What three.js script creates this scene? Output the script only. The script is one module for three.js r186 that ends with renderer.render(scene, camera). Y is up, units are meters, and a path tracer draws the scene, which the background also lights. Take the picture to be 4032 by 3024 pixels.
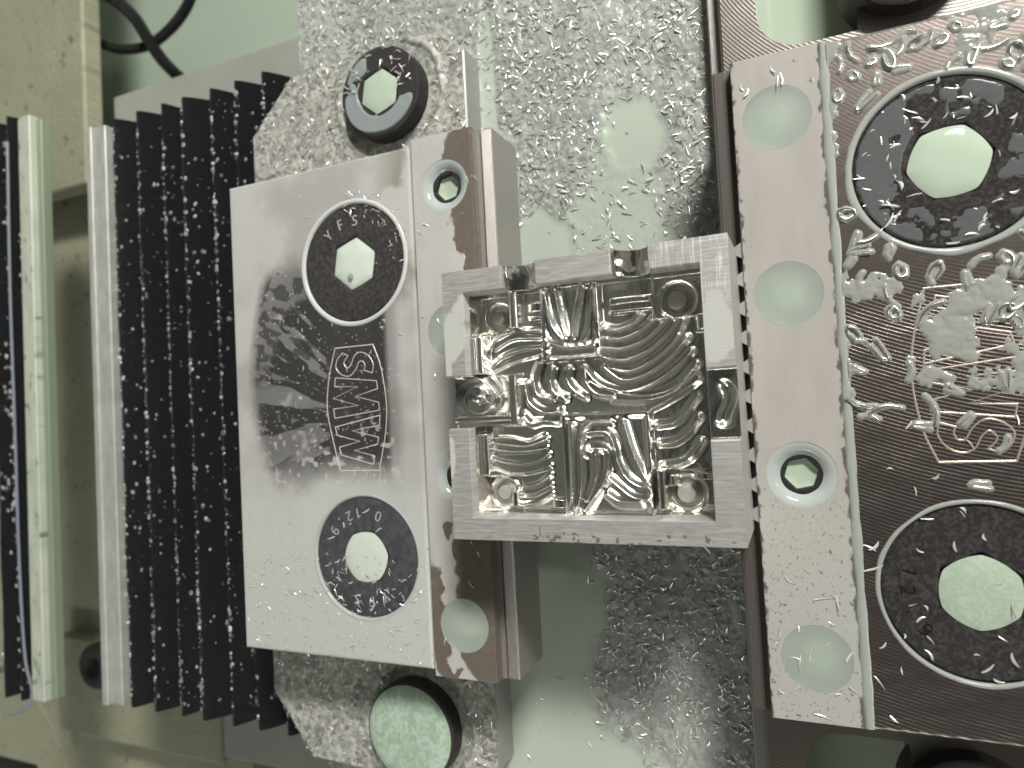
import * as THREE from 'three';
import { RoundedBoxGeometry } from 'three/addons/geometries/RoundedBoxGeometry.js';
import { mergeGeometries, mergeVertices, toCreasedNormals } from 'three/addons/utils/BufferGeometryUtils.js';
import { TextGeometry } from 'three/addons/geometries/TextGeometry.js';
import { FontLoader } from 'three/addons/loaders/FontLoader.js';
import { RectAreaLightUniformsLib } from 'three/addons/lights/RectAreaLightUniformsLib.js';

// ---------------------------------------------------------------- camera, lamp, exposure
// The work is laid out in millimetres (M turns them into metres): x to the right, z towards the
// foot of the picture, y up from the chip-covered bed of the vise.
const M = 0.001;
const scene = new THREE.Scene();
const renderer = new THREE.WebGLRenderer({ antialias: true });
renderer.toneMapping = THREE.LinearToneMapping;
renderer.toneMappingExposure = 0.85;
renderer.shadowMap.enabled = true;
const camera = new THREE.PerspectiveCamera(59.25, 4 / 3, 0.01, 5);
camera.position.set(0, 122 * M, 0);
{
  const right = new THREE.Vector3(0.9178, -0.3928, 0.0522).normalize();   // hand-held, tilted towards the right jaw
  let fwd = new THREE.Vector3(-0.3938, -0.9185, -0.0368);
  fwd.addScaledVector(right, -fwd.dot(right)).normalize();
  const up = new THREE.Vector3().crossVectors(right, fwd);
  camera.quaternion.setFromRotationMatrix(new THREE.Matrix4().makeBasis(right, up, fwd.clone().negate()));
}
camera.focus = 0.1;
camera.userData.fStop = 24;

RectAreaLightUniformsLib.init();
const LAMP = { at: [200, 420, -430], w: 0.17, h: 0.075, nits: 172 };
const LAMP2 = { at: [560, 330, 60], w: 0.5, h: 0.026, nits: 42 };
const LAMP3 = { at: [-120, 300, 590], w: 0.6, h: 0.022, nits: 24 };
function lampAt(at, w, h, nits, target) {
  const l = new THREE.RectAreaLight(0xfffdf9, nits, w, h);
  l.position.set(at[0] * M, at[1] * M, at[2] * M);
  l.lookAt(target[0] * M, target[1] * M, target[2] * M);
  scene.add(l);
  return l;
}

// ---------------------------------------------------------------- helpers
function rng(a) { return () => { a = (a + 0x6d2b79f5) | 0; let t = Math.imul(a ^ (a >>> 15), 1 | a); t = (t + Math.imul(t ^ (t >>> 7), 61 | t)) ^ t; return ((t ^ (t >>> 14)) >>> 0) / 4294967296; }; }
const rnd = rng(20240611);
const R = (a, b) => a + (b - a) * rnd();
const clamp = (x, a = 0, b = 1) => Math.min(b, Math.max(a, x));
const sm = (a, b, x) => { const t = clamp((x - a) / (b - a)); return t * t * (3 - 2 * t); };
const mix = (a, b, t) => a + (b - a) * t;
function hash(x, y, s) { let h = Math.imul(x, 374761393) ^ Math.imul(y, 668265263) ^ Math.imul(s, 1274126177); h = Math.imul(h ^ (h >>> 13), 1274126177); return ((h ^ (h >>> 16)) >>> 0) / 4294967296; }
function vn(x, y, s = 1) {
  const i = Math.floor(x), j = Math.floor(y), u = x - i, v = y - j, a = u * u * (3 - 2 * u), b = v * v * (3 - 2 * v);
  return mix(mix(hash(i, j, s), hash(i + 1, j, s), a), mix(hash(i, j + 1, s), hash(i + 1, j + 1, s), a), b);
}
function fbm(x, y, s = 1, o = 4) { let r = 0, w = 0.5, t = 0; for (let k = 0; k < o; k++) { r += w * vn(x, y, s + k); t += w; w *= 0.5; x *= 2.03; y *= 2.03; } return r / t; }
const names = {};
function numbered(n) { const k = names[n] = (names[n] ?? -1) + 1; return k ? `${n}_${String(k).padStart(3, '0')}` : n; }
function thing(name, label, category, at = [0, 0, 0], group) {
  const o = new THREE.Group(); o.name = numbered(name); o.position.set(at[0] * M, at[1] * M, at[2] * M);
  o.userData = { label, category }; if (group) o.userData.group = group;
  o.userData.at = undefined; delete o.userData.at;
  scene.add(o); return o;
}
function part(name, geo, mat, parent, label) {
  const m = new THREE.Mesh(geo, mat); m.name = name; m.castShadow = m.receiveShadow = true;
  if (label) m.userData.label = label;
  if (parent.isGroup) m.position.copy(parent.position).negate();          // shapes are given in scene millimetres
  parent.add(m); return m;
}
function struct(name, geo, mat, label, category) {
  const m = new THREE.Mesh(geo, mat); m.name = numbered(name); m.castShadow = m.receiveShadow = true;
  m.userData = { kind: 'structure', label, category }; scene.add(m); return m;
}
const mm = (g) => g.scale(M, M, M);
function flatUV(g, x0, x1, z0, z1) {                                       // uv over a rectangle seen from above, in mm
  const p = g.attributes.position, uv = new Float32Array(p.count * 2);
  for (let i = 0; i < p.count; i++) { uv[2 * i] = (p.getX(i) - x0) / (x1 - x0); uv[2 * i + 1] = (p.getZ(i) - z0) / (z1 - z0); }
  g.setAttribute('uv', new THREE.BufferAttribute(uv, 2)); return g;
}
function box(x0, x1, y0, y1, z0, z1, r = 0.4) {
  const g = new RoundedBoxGeometry(x1 - x0, y1 - y0, z1 - z0, 2, r); g.translate((x0 + x1) / 2, (y0 + y1) / 2, (z0 + z1) / 2); return g;
}
// plate: outline [[x,z]..] with holes, from y0 up to y1, edges bevelled
function plate(outline, y0, y1, bevel = 0.35, holes = [], seg = 2) {
  const s = new THREE.Shape(outline.map(([x, z]) => new THREE.Vector2(x, -z)));
  for (const h of holes) s.holes.push(h);
  const b = bevel;
  const g = new THREE.ExtrudeGeometry(s, { depth: y1 - y0 - 2 * b, bevelEnabled: b > 0, bevelThickness: b, bevelSize: b, bevelOffset: -b, bevelSegments: seg, curveSegments: 40 });
  g.rotateX(-Math.PI / 2); g.translate(0, y0 + b, 0); return g;
}
const circ = (x, z, r) => { const p = new THREE.Path(); p.absarc(x, -z, r, 0, Math.PI * 2, true); return p; };
// profile [[x,y]..] swept along z
function profile(pts, z0, z1, bevel = 0) {
  const s = new THREE.Shape(pts.map(([x, y]) => new THREE.Vector2(x, y)));
  const g = new THREE.ExtrudeGeometry(s, { depth: z1 - z0 - 2 * bevel, bevelEnabled: bevel > 0, bevelThickness: bevel, bevelSize: bevel, bevelOffset: -bevel, bevelSegments: 1, curveSegments: 8 });
  g.translate(0, 0, z0 + bevel); return g;
}
function grid(x0, x1, z0, z1, nx, nz, f, keep) {                            // height field f(x,z) in mm
  const p = [], uv = [], id = new Int32Array((nx + 1) * (nz + 1)).fill(-1), ix = [];
  const at = (i, j) => {
    const k = j * (nx + 1) + i;
    if (id[k] < 0) { const x = mix(x0, x1, i / nx), z = mix(z0, z1, j / nz); id[k] = p.length / 3; p.push(x, f(x, z), z); uv.push(i / nx, j / nz); }
    return id[k];
  };
  for (let j = 0; j < nz; j++) for (let i = 0; i < nx; i++) {
    if (keep && !keep(mix(x0, x1, (i + 0.5) / nx), mix(z0, z1, (j + 0.5) / nz))) continue;
    const a = at(i, j), b = at(i + 1, j), c = at(i, j + 1), d = at(i + 1, j + 1);
    ix.push(a, c, b, b, c, d);
  }
  const g = new THREE.BufferGeometry();
  g.setAttribute('position', new THREE.Float32BufferAttribute(p, 3)); g.setAttribute('uv', new THREE.Float32BufferAttribute(uv, 2)); g.setIndex(ix); g.computeVertexNormals();
  return g;
}
function tex(w, h, f, srgb, repeat) {
  const d = new Uint8Array(w * h * 4);
  for (let j = 0; j < h; j++) for (let i = 0; i < w; i++) {
    const c = f((i + 0.5) / w, (j + 0.5) / h), k = 4 * (j * w + i);
    if (typeof c === 'number') d[k] = d[k + 1] = d[k + 2] = clamp(c) * 255; else for (let q = 0; q < 3; q++) d[k + q] = clamp(srgb ? Math.pow(clamp(c[q]), 1 / 2.2) : c[q]) * 255;
    d[k + 3] = 255;
  }
  const t = new THREE.DataTexture(d, w, h); t.magFilter = THREE.LinearFilter; t.minFilter = THREE.LinearFilter;
  if (srgb) t.colorSpace = THREE.SRGBColorSpace;
  t.wrapS = t.wrapT = repeat ? THREE.RepeatWrapping : THREE.ClampToEdgeWrapping; t.needsUpdate = true; return t;
}
const std = (o) => new THREE.MeshStandardMaterial(o);
const phy = (o) => new THREE.MeshPhysicalMaterial(o);
const rgb = (r, g, b) => new THREE.Color().setRGB(r, g, b);
const mix3 = (a, b, t) => [mix(a[0], b[0], t), mix(a[1], b[1], t), mix(a[2], b[2], t)];
function segDist(px, pz, pts) {
  let best = 1e9;
  for (let i = 0; i + 1 < pts.length; i++) {
    const ax = pts[i][0], az = pts[i][1], bx = pts[i + 1][0] - ax, bz = pts[i + 1][1] - az, t = clamp(((px - ax) * bx + (pz - az) * bz) / (bx * bx + bz * bz + 1e-9));
    const dx = px - ax - t * bx, dz = pz - az - t * bz, d = dx * dx + dz * dz; if (d < best) best = d;
  }
  return Math.sqrt(best);
}
const smoothPath = (pts, n = 22) => new THREE.CatmullRomCurve3(pts.map(([x, z]) => new THREE.Vector3(x, 0, z)), false, 'centripetal').getPoints(n).map((v) => [v.x, v.z]);

// ---------------------------------------------------------------- colours of things
const MINT = [0.40, 0.475, 0.37], FILM = [0.44, 0.43, 0.385], BARE = [0.12, 0.105, 0.085], BLACK = [0.018, 0.017, 0.016];
const grain = tex(512, 512, (u, v) => 0.55 * hash(Math.floor(u * 512), Math.floor(v * 512), 5) + 0.45 * fbm(u * 60, v * 60, 9, 3), false, true);
const rep = (t, a, b = a) => { const c = t.clone(); c.repeat.set(a, b); c.needsUpdate = true; return c; };
const sideM = std({ color: rgb(0.30, 0.30, 0.28), metalness: 0.45, roughness: 0.4 });
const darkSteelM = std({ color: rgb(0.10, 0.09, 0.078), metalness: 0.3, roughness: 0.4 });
const coolantM = phy({ color: rgb(...MINT), roughness: 0.07, ior: 1.38, clearcoat: 0.3, clearcoatRoughness: 0.03 });
const paleCoolantM = phy({ color: rgb(0.52, 0.58, 0.49), roughness: 0.08, ior: 1.38 });
const coolantFrothM = phy({ color: rgb(1, 1, 1), map: tex(256, 256, (u, v) => { const n = fbm(u * 26, v * 26, 3, 4), k = fbm(u * 7, v * 7, 8, 3); return mix3([0.33, 0.405, 0.31], [0.41, 0.48, 0.38], sm(0.3, 0.7, 0.6 * n + 0.4 * k)); }, true), roughness: 0.3, ior: 1.36 });
const filmEdgeM = phy({ color: rgb(0.30, 0.315, 0.285), roughness: 0.12, ior: 1.38 });
const greyFilmM = phy({ color: rgb(0.27, 0.275, 0.245), roughness: 0.1, ior: 1.38 });
const aluM = std({ color: rgb(0.72, 0.70, 0.66), metalness: 1, roughness: 0.3 });
const chipM = std({ color: rgb(0.80, 0.80, 0.775), metalness: 0.4, roughness: 0.25 });
const steelM = std({ color: rgb(0.36, 0.345, 0.32), metalness: 0.6, roughness: 0.38, bumpMap: rep(grain, 2), bumpScale: 0.00001 });
const ridgeM = std({ color: rgb(0.62, 0.57, 0.53), metalness: 1, roughness: 0.33, bumpMap: rep(grain, 3, 30), bumpScale: 0.00004 });
const oxideM = std({ color: rgb(0.03, 0.027, 0.025), metalness: 0.35, roughness: 0.42, bumpMap: rep(grain, 3), bumpScale: 0.00012 });
const rubberM = phy({ color: rgb(0.007, 0.007, 0.008), specularIntensity: 0.5, roughness: 0.3, bumpMap: rep(grain, 20), bumpScale: 0.0002 });
const letterM = std({ color: rgb(0.36, 0.37, 0.38), roughness: 0.5 });
const logoM = std({ color: rgb(0.74, 0.70, 0.64), metalness: 0.3, roughness: 0.4 });
const creamM = std({ map: tex(512, 512, (u, v) => { const n = fbm(u * 14, v * 14, 31, 5), k = fbm(u * 60, v * 60, 37, 3); let c = mix3([0.245, 0.25, 0.165], [0.31, 0.315, 0.215], n); if (k > 0.72) c = mix3(c, [0.15, 0.145, 0.10], sm(0.72, 0.86, k)); return c; }, true, true), roughness: 0.55, bumpMap: rep(grain, 1), bumpScale: 0.0005 });
const font = await new FontLoader().loadAsync('fonts/droid/droid_sans_regular.typeface.json');

// ---------------------------------------------------------------- the enclosure and its lamp
const wallM = std({ color: rgb(0.30, 0.30, 0.30), roughness: 0.6 });
{
  const W = 640, T = 20, H = 800, F = -110;
  struct('enclosure_wall', mm(box(-W - T, -W, F, H, -W, W, 2)), wallM, 'grey sheet metal side wall of the machine enclosure', 'wall');
  struct('enclosure_wall', mm(box(W, W + T, F, H, -W, W, 2)), wallM, 'grey sheet metal wall on the right of the enclosure', 'wall');
  struct('enclosure_wall', mm(box(-W, W, F, H, -W - T, -W, 2)), wallM, 'grey sheet metal rear wall of the enclosure behind the lamp', 'wall');
  struct('enclosure_ceiling', mm(box(-W, W, H, H + T, -W, W, 2)), std({ color: rgb(0.46, 0.46, 0.45), roughness: 0.7 }), 'grey ceiling of the machine enclosure', 'ceiling');
  struct('enclosure_door', mm(box(-W, W, F, H, W, W + T, 2)), std({ color: rgb(0.3, 0.3, 0.3), roughness: 0.45 }), 'pale sliding door of the machine enclosure', 'door');
  for (const [L, label, tgt] of [[LAMP, 'bright rectangular machine lamp on the rear wall of the enclosure', [-20, 20, 0]], [LAMP2, 'long narrow machine lamp on the right wall of the enclosure', [-20, 20, 0]], [LAMP3, 'long narrow lamp above the enclosure door at the front', [-20, 20, 0]]]) {
    const o = thing('work_lamp', label, 'lamp', L.at), l = lampAt(L.at, L.w, L.h, L.nits, tgt);
    const place = (m, back) => { m.position.set(0, 0, 0); m.quaternion.copy(l.quaternion); m.translateZ(back); };
    place(part('lamp_housing', new RoundedBoxGeometry(L.w + 0.02, L.h + 0.02, 0.03, 2, 0.004), std({ color: rgb(0.2, 0.2, 0.2), roughness: 0.4, metalness: 0.6 }), o), 0.0235);
    place(part('lamp_panel', new THREE.BoxGeometry(L.w, L.h, 0.004), std({ color: 0x111111, emissive: rgb(1, 0.99, 0.97), emissiveIntensity: 14 }), o), 0.0045);
  }
  // the phone that takes the picture, mirrored dark in the right jaw
  const ph = thing('phone', 'dark phone held level over the right jaw', 'phone', [0, 122, 0]);
  const slab = part('phone_body', new RoundedBoxGeometry(0.148, 0.072, 0.008, 3, 0.0038), std({ color: rgb(0.02, 0.02, 0.022), roughness: 0.35 }), ph);
  slab.position.set(0.058, -0.02, 0.008).applyQuaternion(camera.quaternion); slab.quaternion.copy(camera.quaternion);
  // spindle nose above the work, mirrored dark in the metal
  const sp = thing('spindle', 'dark steel spindle nose above the right jaw', 'spindle', [30, 330, 40]);
  part('spindle_nose', mm(new THREE.CylinderGeometry(75, 62, 120, 40).translate(30, 390, 40)), std({ color: rgb(0.05, 0.05, 0.05), metalness: 0.6, roughness: 0.4 }), sp);
  part('head_casting', mm(box(-90, 430, 450, 790, -395, 270, 6)), std({ color: rgb(0.05, 0.05, 0.052), roughness: 0.45 }), sp);
  part('spindle_column', mm(new THREE.CylinderGeometry(110, 110, 138, 40).translate(30, 520, 40)), std({ color: rgb(0.12, 0.12, 0.12), roughness: 0.5 }), sp);
}

// ---------------------------------------------------------------- floor, table plates, casting
struct('floor', mm(grid(-640, 640, -640, 640, 128, 128, (x, z) => -78 + 0.4 * fbm(x * 0.02, z * 0.02, 3)).rotateX(0)), phy({ color: rgb(0.34, 0.41, 0.325), roughness: 0.22, ior: 1.35 }), 'pale green coolant lying on the machine table', 'coolant');
const stripM = std({ map: tex(512, 512, (u, v) => { const n = fbm(u * 9, v * 9, 51, 5); return mix3([0.30, 0.31, 0.27], [0.39, 0.40, 0.35], n); }, true, true), roughness: 0.4, metalness: 0.1 });
{
  const o = thing('base_plate', 'pale grey plate under the black bellows beside the green coolant', 'plate', [-150, -78, 0]);
  part('plate_body', mm(flatUV(box(-213, -60, -77.5, -38, -115.4, 104, 0.8), -213, -60, -115, 104)), stripM, o);
  part('painted_rail', mm(flatUV(box(-250, -172, -77, -37, 72, 106, 1.2), -250, -172, 0, 80)), creamM, o, 'cream painted rail at the foot of the plate');
}
{
  const o = thing('machine_casting', 'cream painted machine casting at the left edge with a stepped block', 'casting', [-240, -78, -20]);
  part('upper_block', mm(flatUV(box(-420, -213.5, -35, -28, -300, -82, 1.2), -420, -213, -300, -82)), creamM, o);
  part('lower_slab', mm(flatUV(plate([[-420, -90], [-176, -90], [-176, 66], [-232, 71], [-264, 81], [-420, 130]], -77.6, -43, 0.8), -420, -176, -120, 90)), creamM, o);
  const s = new THREE.Shape(); s.absarc(-318, -150, 62, 0, Math.PI * 2); s.holes.push(circ(-318, 150, 46));
  const fl = new THREE.ExtrudeGeometry(s, { depth: 18, bevelEnabled: true, bevelSize: 1.2, bevelThickness: 1.2, bevelSegments: 2, curveSegments: 48 }); fl.rotateX(-Math.PI / 2); fl.translate(0, -66, 0);
  part('round_flange', mm(flatUV(fl, -420, -214, 80, 220)), creamM, o);
  part('flange_bore', mm(new THREE.CylinderGeometry(46, 46, 6, 40).translate(-318, -60, 150)), std({ color: rgb(0.02, 0.025, 0.02), roughness: 0.4, bumpMap: rep(grain, 6), bumpScale: 0.0006 }), o);
  part('lower_apron', mm(flatUV(box(-330, -170, -77.7, -47, 74, 128, 1.5), -330, -170, 0, 160)), creamM, o);
  const b = new THREE.LatheGeometry([[0, 0], [6.6, 0], [7.4, 0.8], [7.4, 16], [6.4, 17], [3.6, 17], [3.4, 14], [0, 14]].map(([x, y]) => new THREE.Vector2(x, y)), 32).translate(-220, -46.5, 78);
  part('casting_bolt', mm(b), oxideM, o, 'black cap screw in a dark corner of the casting');
}

// ---------------------------------------------------------------- cables
function cable(label, pts, r) {
  const c = new THREE.CatmullRomCurve3(pts.map((p) => new THREE.Vector3(...p)));
  const m = new THREE.Mesh(mm(new THREE.TubeGeometry(c, 80, r, 10)), rubberM); m.name = numbered('cable'); m.castShadow = m.receiveShadow = true;
  m.userData = { label, category: 'cable', group: 'black cables behind the bellows' }; scene.add(m);
}
cable('black cable curving low in a wide U up to the top edge', [[-262, -40, -165], [-245, -42, -152], [-236, -43, -147], [-226, -43, -140.6], [-215.6, -43, -135.5], [-201.6, -43, -133], [-188, -42, -135.6], [-178, -40, -140], [-172, -38, -146], [-160, -34, -160]], 1.7);
cable('black cable hanging down to the end of the pale plate', [[-226, -34, -166], [-220, -36, -156], [-209, -38, -148], [-201.3, -38.5, -140], [-197, -40, -132], [-195, -44, -126], [-195, -60, -120]], 2.1);

// ---------------------------------------------------------------- vise body: bed, base plate, fixed jaw
const Z0 = -1.5;                                                           // middle of the vise
const dropletGroups = [];
const viseBody = thing('machine_vise', 'steel vise body with chip covered bed and fixed jaw on the right', 'vise', [-20, -38, 0]);
const wetChipTex = tex(1024, 1024, (u, v) => { const x = -101 + u * 94, z = -130 + v * 260, k = bedPool(x, z), n = fbm(x * 1.2, z * 1.2, 61, 4), n2 = fbm(x * 0.12, z * 0.12, 67, 3); return mix3(mix3([0.26, 0.275, 0.25], [0.38, 0.395, 0.365], sm(0.3, 0.7, n * 0.7 + n2 * 0.3)), [0.40, 0.455, 0.375], k); }, true);
// where the bed is washed clear and only coolant stands
function bedPool(x, z) {
  const q = (cx, cz, rx, rz, s) => sm(1.15, 0.8, Math.hypot((x - cx) / rx, (z - cz) / rz) + 0.5 * (fbm(x * 0.25, z * 0.25, s, 3) - 0.5));
  return Math.max(q(-24, -49, 6.5, 7.5, 71), q(-44, -29, 8, 9, 73), q(-45, 68, 18, 13, 75), q(-48, 38, 14, 28, 77), 0.8 * q(-53.4, -60, 2.0, 24, 79), 0.8 * q(-28, -30, 10, 16, 81), q(-12, 74, 5, 5, 83));
}
const bedGeo = grid(-100, -9, -130, 130, 300, 640, (x, z) => { const k = bedPool(x, z); return (1 - k) * (0.55 * fbm(x * 0.9, z * 0.9, 11, 4) + 0.5 * fbm(x * 0.13, z * 0.13, 17, 3)) + 0.32 * k; });
part('bed', mm(bedGeo), phy({ map: wetChipTex, roughness: 0.3, ior: 1.36, bumpMap: tex(1024, 1024, (u, v) => { const x = -101 + u * 94, z = -130 + v * 260; return fbm(x * 2.2, z * 2.2, 63, 3) * (1 - bedPool(x, z)); }), bumpScale: 0.00018 }), viseBody, 'chip covered bed of the vise');
part('bed_block', mm(box(-100, -9.5, -37.5, -0.6, -130, 130, 0.6)), steelM, viseBody);

// fixed base with its slots
const slot = (z0, z1, r, flip) => {                                        // x -3..12, rounded towards the left
  const p = new THREE.Path(); const y0 = -z1, y1 = -z0;
  p.moveTo(12, y0); p.lineTo(-3.2 + r, y0); p.absarc(-3.2 + r, y0 + r, r, -Math.PI / 2, -Math.PI, true); p.lineTo(-3.2, y1 - r); p.absarc(-3.2 + r, y1 - r, r, Math.PI, Math.PI / 2, true); p.lineTo(12, y1); p.closePath(); return p;
};
const millTex = (cx, cz, pitch, x0, x1, z0, z1, w, h, amp) => tex(w, h, (u, v) => { const x = mix(x0, x1, u), z = mix(z0, z1, v), d = Math.hypot(x - cx, z - cz) + 0.12 * fbm(x * 0.3, z * 0.3, 5, 2); const f = (d / pitch) % 1; return amp * (0.5 + 0.5 * Math.cos(f * 6.2832)) ** 4 * (0.55 + 0.45 * fbm(x * 0.25, z * 0.9, 7, 3)) * (x0 < 0 ? 1 : 0.12 + 0.88 * sm(-17, -8, z)) + 0.12 * hash(Math.floor(u * w), Math.floor(v * h), 3); });
const baseMill = millTex(26, -84, 0.5, -12, 60, -130, 130, 800, 2000, 0.8);
const baseTopM = std({ color: rgb(0.26, 0.235, 0.205), metalness: 0.85, roughness: 0.33, bumpMap: baseMill, bumpScale: 0.000028 });
part('base_plate', mm(flatUV(plate([[-8.6, -130], [60, -130], [60, 130], [-8.6, 130]], -20, 7, 0.4, [slot(-110, -54.6, 7), slot(51.6, 112, 6)]), -12, 60, -130, 130)), baseTopM, viseBody, 'milled base under the fixed jaw');
part('base_front', mm(box(-10.6, -8.4, -20, 4.2, -130, 130, 0.3)), steelM, viseBody);
for (const [z0, z1] of [[-110, -54.3], [51.3, 112]]) part('coolant_pool', mm(grid(-3.4, 12.2, z0, z1, 60, 120, (x, z) => -5.5 + 1.6 * sm(3.2, 0, Math.min(x + 3.2, z1 - z, z - z0)) ** 2)), coolantM, viseBody, 'green coolant standing in a slot');

// fixed jaw plate with two counterbores
const RS = [[19.3, -28.7], [19.2, 26.1]];
const jawRX = [5.9, 60], jawRZ = [-47.7, 44.6];
const millR = millTex(42, -78, 0.48, 5.9, 47, -47.7, 44.6, 900, 2000, 0.85);
const brownM = std({ map: tex(512, 1024, (u, v) => { const n = fbm(u * 40, v * 220, 41, 3); return mix3([0.185, 0.155, 0.138], [0.24, 0.205, 0.186], n); }, true), metalness: 0.9, roughness: 0.3, bumpMap: millR, bumpScale: 0.000042 });
part('fixed_jaw', mm(flatUV(plate([[5.9, -47.7], [60, -47.7], [60, 44.6], [5.9, 44.6]], 6.9, 21, 0.4, RS.map(([x, z]) => circ(x, z, 11.9))), 5.9, 47, -47.7, 44.6)), brownM, viseBody, 'brown milled steel plate of the fixed jaw');

// screws -------------------------------------------------------------------
function hexR(a, r, round) { const s = Math.PI / 3; const t = ((a % s) + s) % s - s / 2; return mix(r * Math.cos(s / 2) / Math.cos(t), r * 0.93, round); }
function screwHead(parent, x, z, y, r, sockR, o = {}) {
  const turn = o.turn ?? 0;
  const sh = new THREE.Shape(); sh.absarc(0, 0, r, 0, Math.PI * 2);
  const hole = new THREE.Path(); for (let k = 0; k <= 48; k++) { const a = -k / 48 * Math.PI * 2 + turn, q = hexR(a - turn, sockR * 1.06, 0.15); k ? hole.lineTo(q * Math.cos(a), q * Math.sin(a)) : hole.moveTo(q * Math.cos(a), q * Math.sin(a)); }
  sh.holes.push(hole);
  const b = o.bevel ?? 0.45, depth = o.depth ?? 8;
  let g = new THREE.ExtrudeGeometry(sh, { depth: depth - 2 * b, bevelEnabled: true, bevelSize: b, bevelThickness: b, bevelOffset: -b, bevelSegments: 3, curveSegments: 64 });
  g.rotateX(-Math.PI / 2); g.translate(x, y - depth + b, z);
  flatUV(g, x - r, x + r, z - r, z + r);
  const fl = new THREE.CylinderGeometry(sockR * 1.12, sockR * 1.12, 1, 24).translate(x, y - 6.6, z);
  const s = part(o.name ?? 'jaw_screw', mm(mergeGeometries([g.toNonIndexed(), flatUV(fl.toNonIndexed(), x - r, x + r, z - r, z + r)].map((q) => { q.deleteAttribute('normal'); q.computeVertexNormals(); return q; }))), o.mat ?? oxideM, parent, o.label);
  s.geometry = toCreasedNormals(s.geometry, 0.6);
  if (o.pool !== false) {
    const N = 72, K = 16, p = [], uv = [], ix = [], lv = o.level ?? -0.15, dome = o.dome ?? 0.35;
    for (let i = 0; i <= K; i++) for (let j = 0; j <= N; j++) { const t = i / K, a = j / N * Math.PI * 2, q = hexR(a - turn, sockR * 1.05, o.round ?? 0.4) * t; p.push(x + q * Math.cos(a), y + lv + dome * (1 - t ** 3.2), z - q * Math.sin(a)); uv.push(0.5 + 0.5 * t * Math.cos(a), 0.5 + 0.5 * t * Math.sin(a)); }
    for (let i = 0; i < K; i++) for (let j = 0; j < N; j++) { const a = i * (N + 1) + j, b2 = a + N + 1; ix.push(a, b2, a + 1, a + 1, b2, b2 + 1); }
    const pg = new THREE.BufferGeometry(); pg.setAttribute('position', new THREE.Float32BufferAttribute(p, 3)); pg.setAttribute('uv', new THREE.Float32BufferAttribute(uv, 2)); pg.setIndex(ix); pg.computeVertexNormals();
    part('coolant_pool', mm(pg), o.froth ? coolantFrothM : o.pale ? paleCoolantM : coolantM, s, 'mint green coolant filling the hex socket');
  }
  for (const [str, ang, inward, rad, step, size] of o.text ?? []) {
    const gs = [];
    [...str].forEach((ch, i) => {
      if (ch === ' ') return;
      const tg = new TextGeometry(ch, { font, size, depth: 0.05, curveSegments: 5, bevelEnabled: false });
      tg.computeBoundingBox(); const bb = tg.boundingBox; tg.translate(-(bb.min.x + bb.max.x) / 2, -size / 2, 0);
      tg.rotateX(-Math.PI / 2);                                             // top of the letter now towards -z
      const a = ang + (inward ? -1 : 1) * (i - (str.length - 1) / 2) * step; // clockwise angle from the top of the picture
      tg.rotateY(inward ? Math.PI - a : -a);
      tg.translate(x + rad * Math.sin(a), y + 0.004, z - rad * Math.cos(a)); gs.push(tg.toNonIndexed());
    });
    part('lettering', mm(mergeGeometries(gs)), o.letters ?? letterM, s, `the characters ${str.replace(/ /g, '')} around the screw head`);
  }
  return s;
}
const ringOf = (x, z, r0, r1, y, lump = 0, seed = 1) => {                  // bead of coolant round a screw head
  const N = 160, K = 8, p = [], ix = [];
  for (let i = 0; i <= K; i++) for (let j = 0; j <= N; j++) { const a = j / N * Math.PI * 2, t = i / K, w = 1 + lump * (fbm(4 + 3.2 * Math.cos(a), 4 + 3.2 * Math.sin(a), seed, 3) - 0.5), q = mix(r0, mix(r0, r1, w), t); p.push(x + q * Math.cos(a), y - 0.16 + 0.42 * Math.sqrt(Math.max(0, 1 - (2 * t - 1) ** 2)), z + q * Math.sin(a)); }
  for (let i = 0; i < K; i++) for (let j = 0; j < N; j++) { const a = i * (N + 1) + j, b = a + N + 1; ix.push(a, a + 1, b, a + 1, b + 1, b); }
  const g = new THREE.BufferGeometry(); g.setAttribute('position', new THREE.Float32BufferAttribute(p, 3)); g.setIndex(ix); g.computeVertexNormals(); return g;
};
const wornM = tex(384, 384, (u, v) => mix3([0.026, 0.023, 0.022], [0.062, 0.055, 0.052], sm(0.4, 0.75, fbm(u * 60, v * 60, 315, 3))), true);
const milkyWornM = tex(256, 256, (u, v) => mix3([0.047, 0.049, 0.055], [0.078, 0.08, 0.087], sm(0.3, 0.8, fbm(u * 24, v * 24, 319, 4))), true);
const stampM = std({ color: rgb(0.008, 0.007, 0.007), roughness: 0.3 });
RS.forEach(([x, z], i) => {
  screwHead(viseBody, x, z, 20.85, 11.1, 4.75, { turn: i ? 0.45 : 0.12, level: i ? -0.1 : -0.1, dome: i ? 0.3 : 0.55, round: i ? 0.65 : 0.5, froth: i, letters: stampM, label: i ? 'large black cap screw of the fixed jaw nearer the foot' : 'large black cap screw of the fixed jaw, wet with coolant and chips', text: i ? [['12.9', -1.75, true, 8.0, 0.33, 1.7], ['YFS', 1.4, false, 8.0, 0.33, 1.7]] : [['12.9', 1.5, true, 8.0, 0.33, 1.7]], mat: phy({ specularIntensity: 0.6, map: wornM, metalness: 0.2, roughness: 0.24, bumpMap: rep(grain, 2), bumpScale: 0.0002 }) });
  part('coolant_ring', mm(ringOf(x, z, 11.1, i ? 11.8 : 12.2, 20.95, i ? 0.5 : 0.6, 3 + i)), filmEdgeM, viseBody);
});

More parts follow.
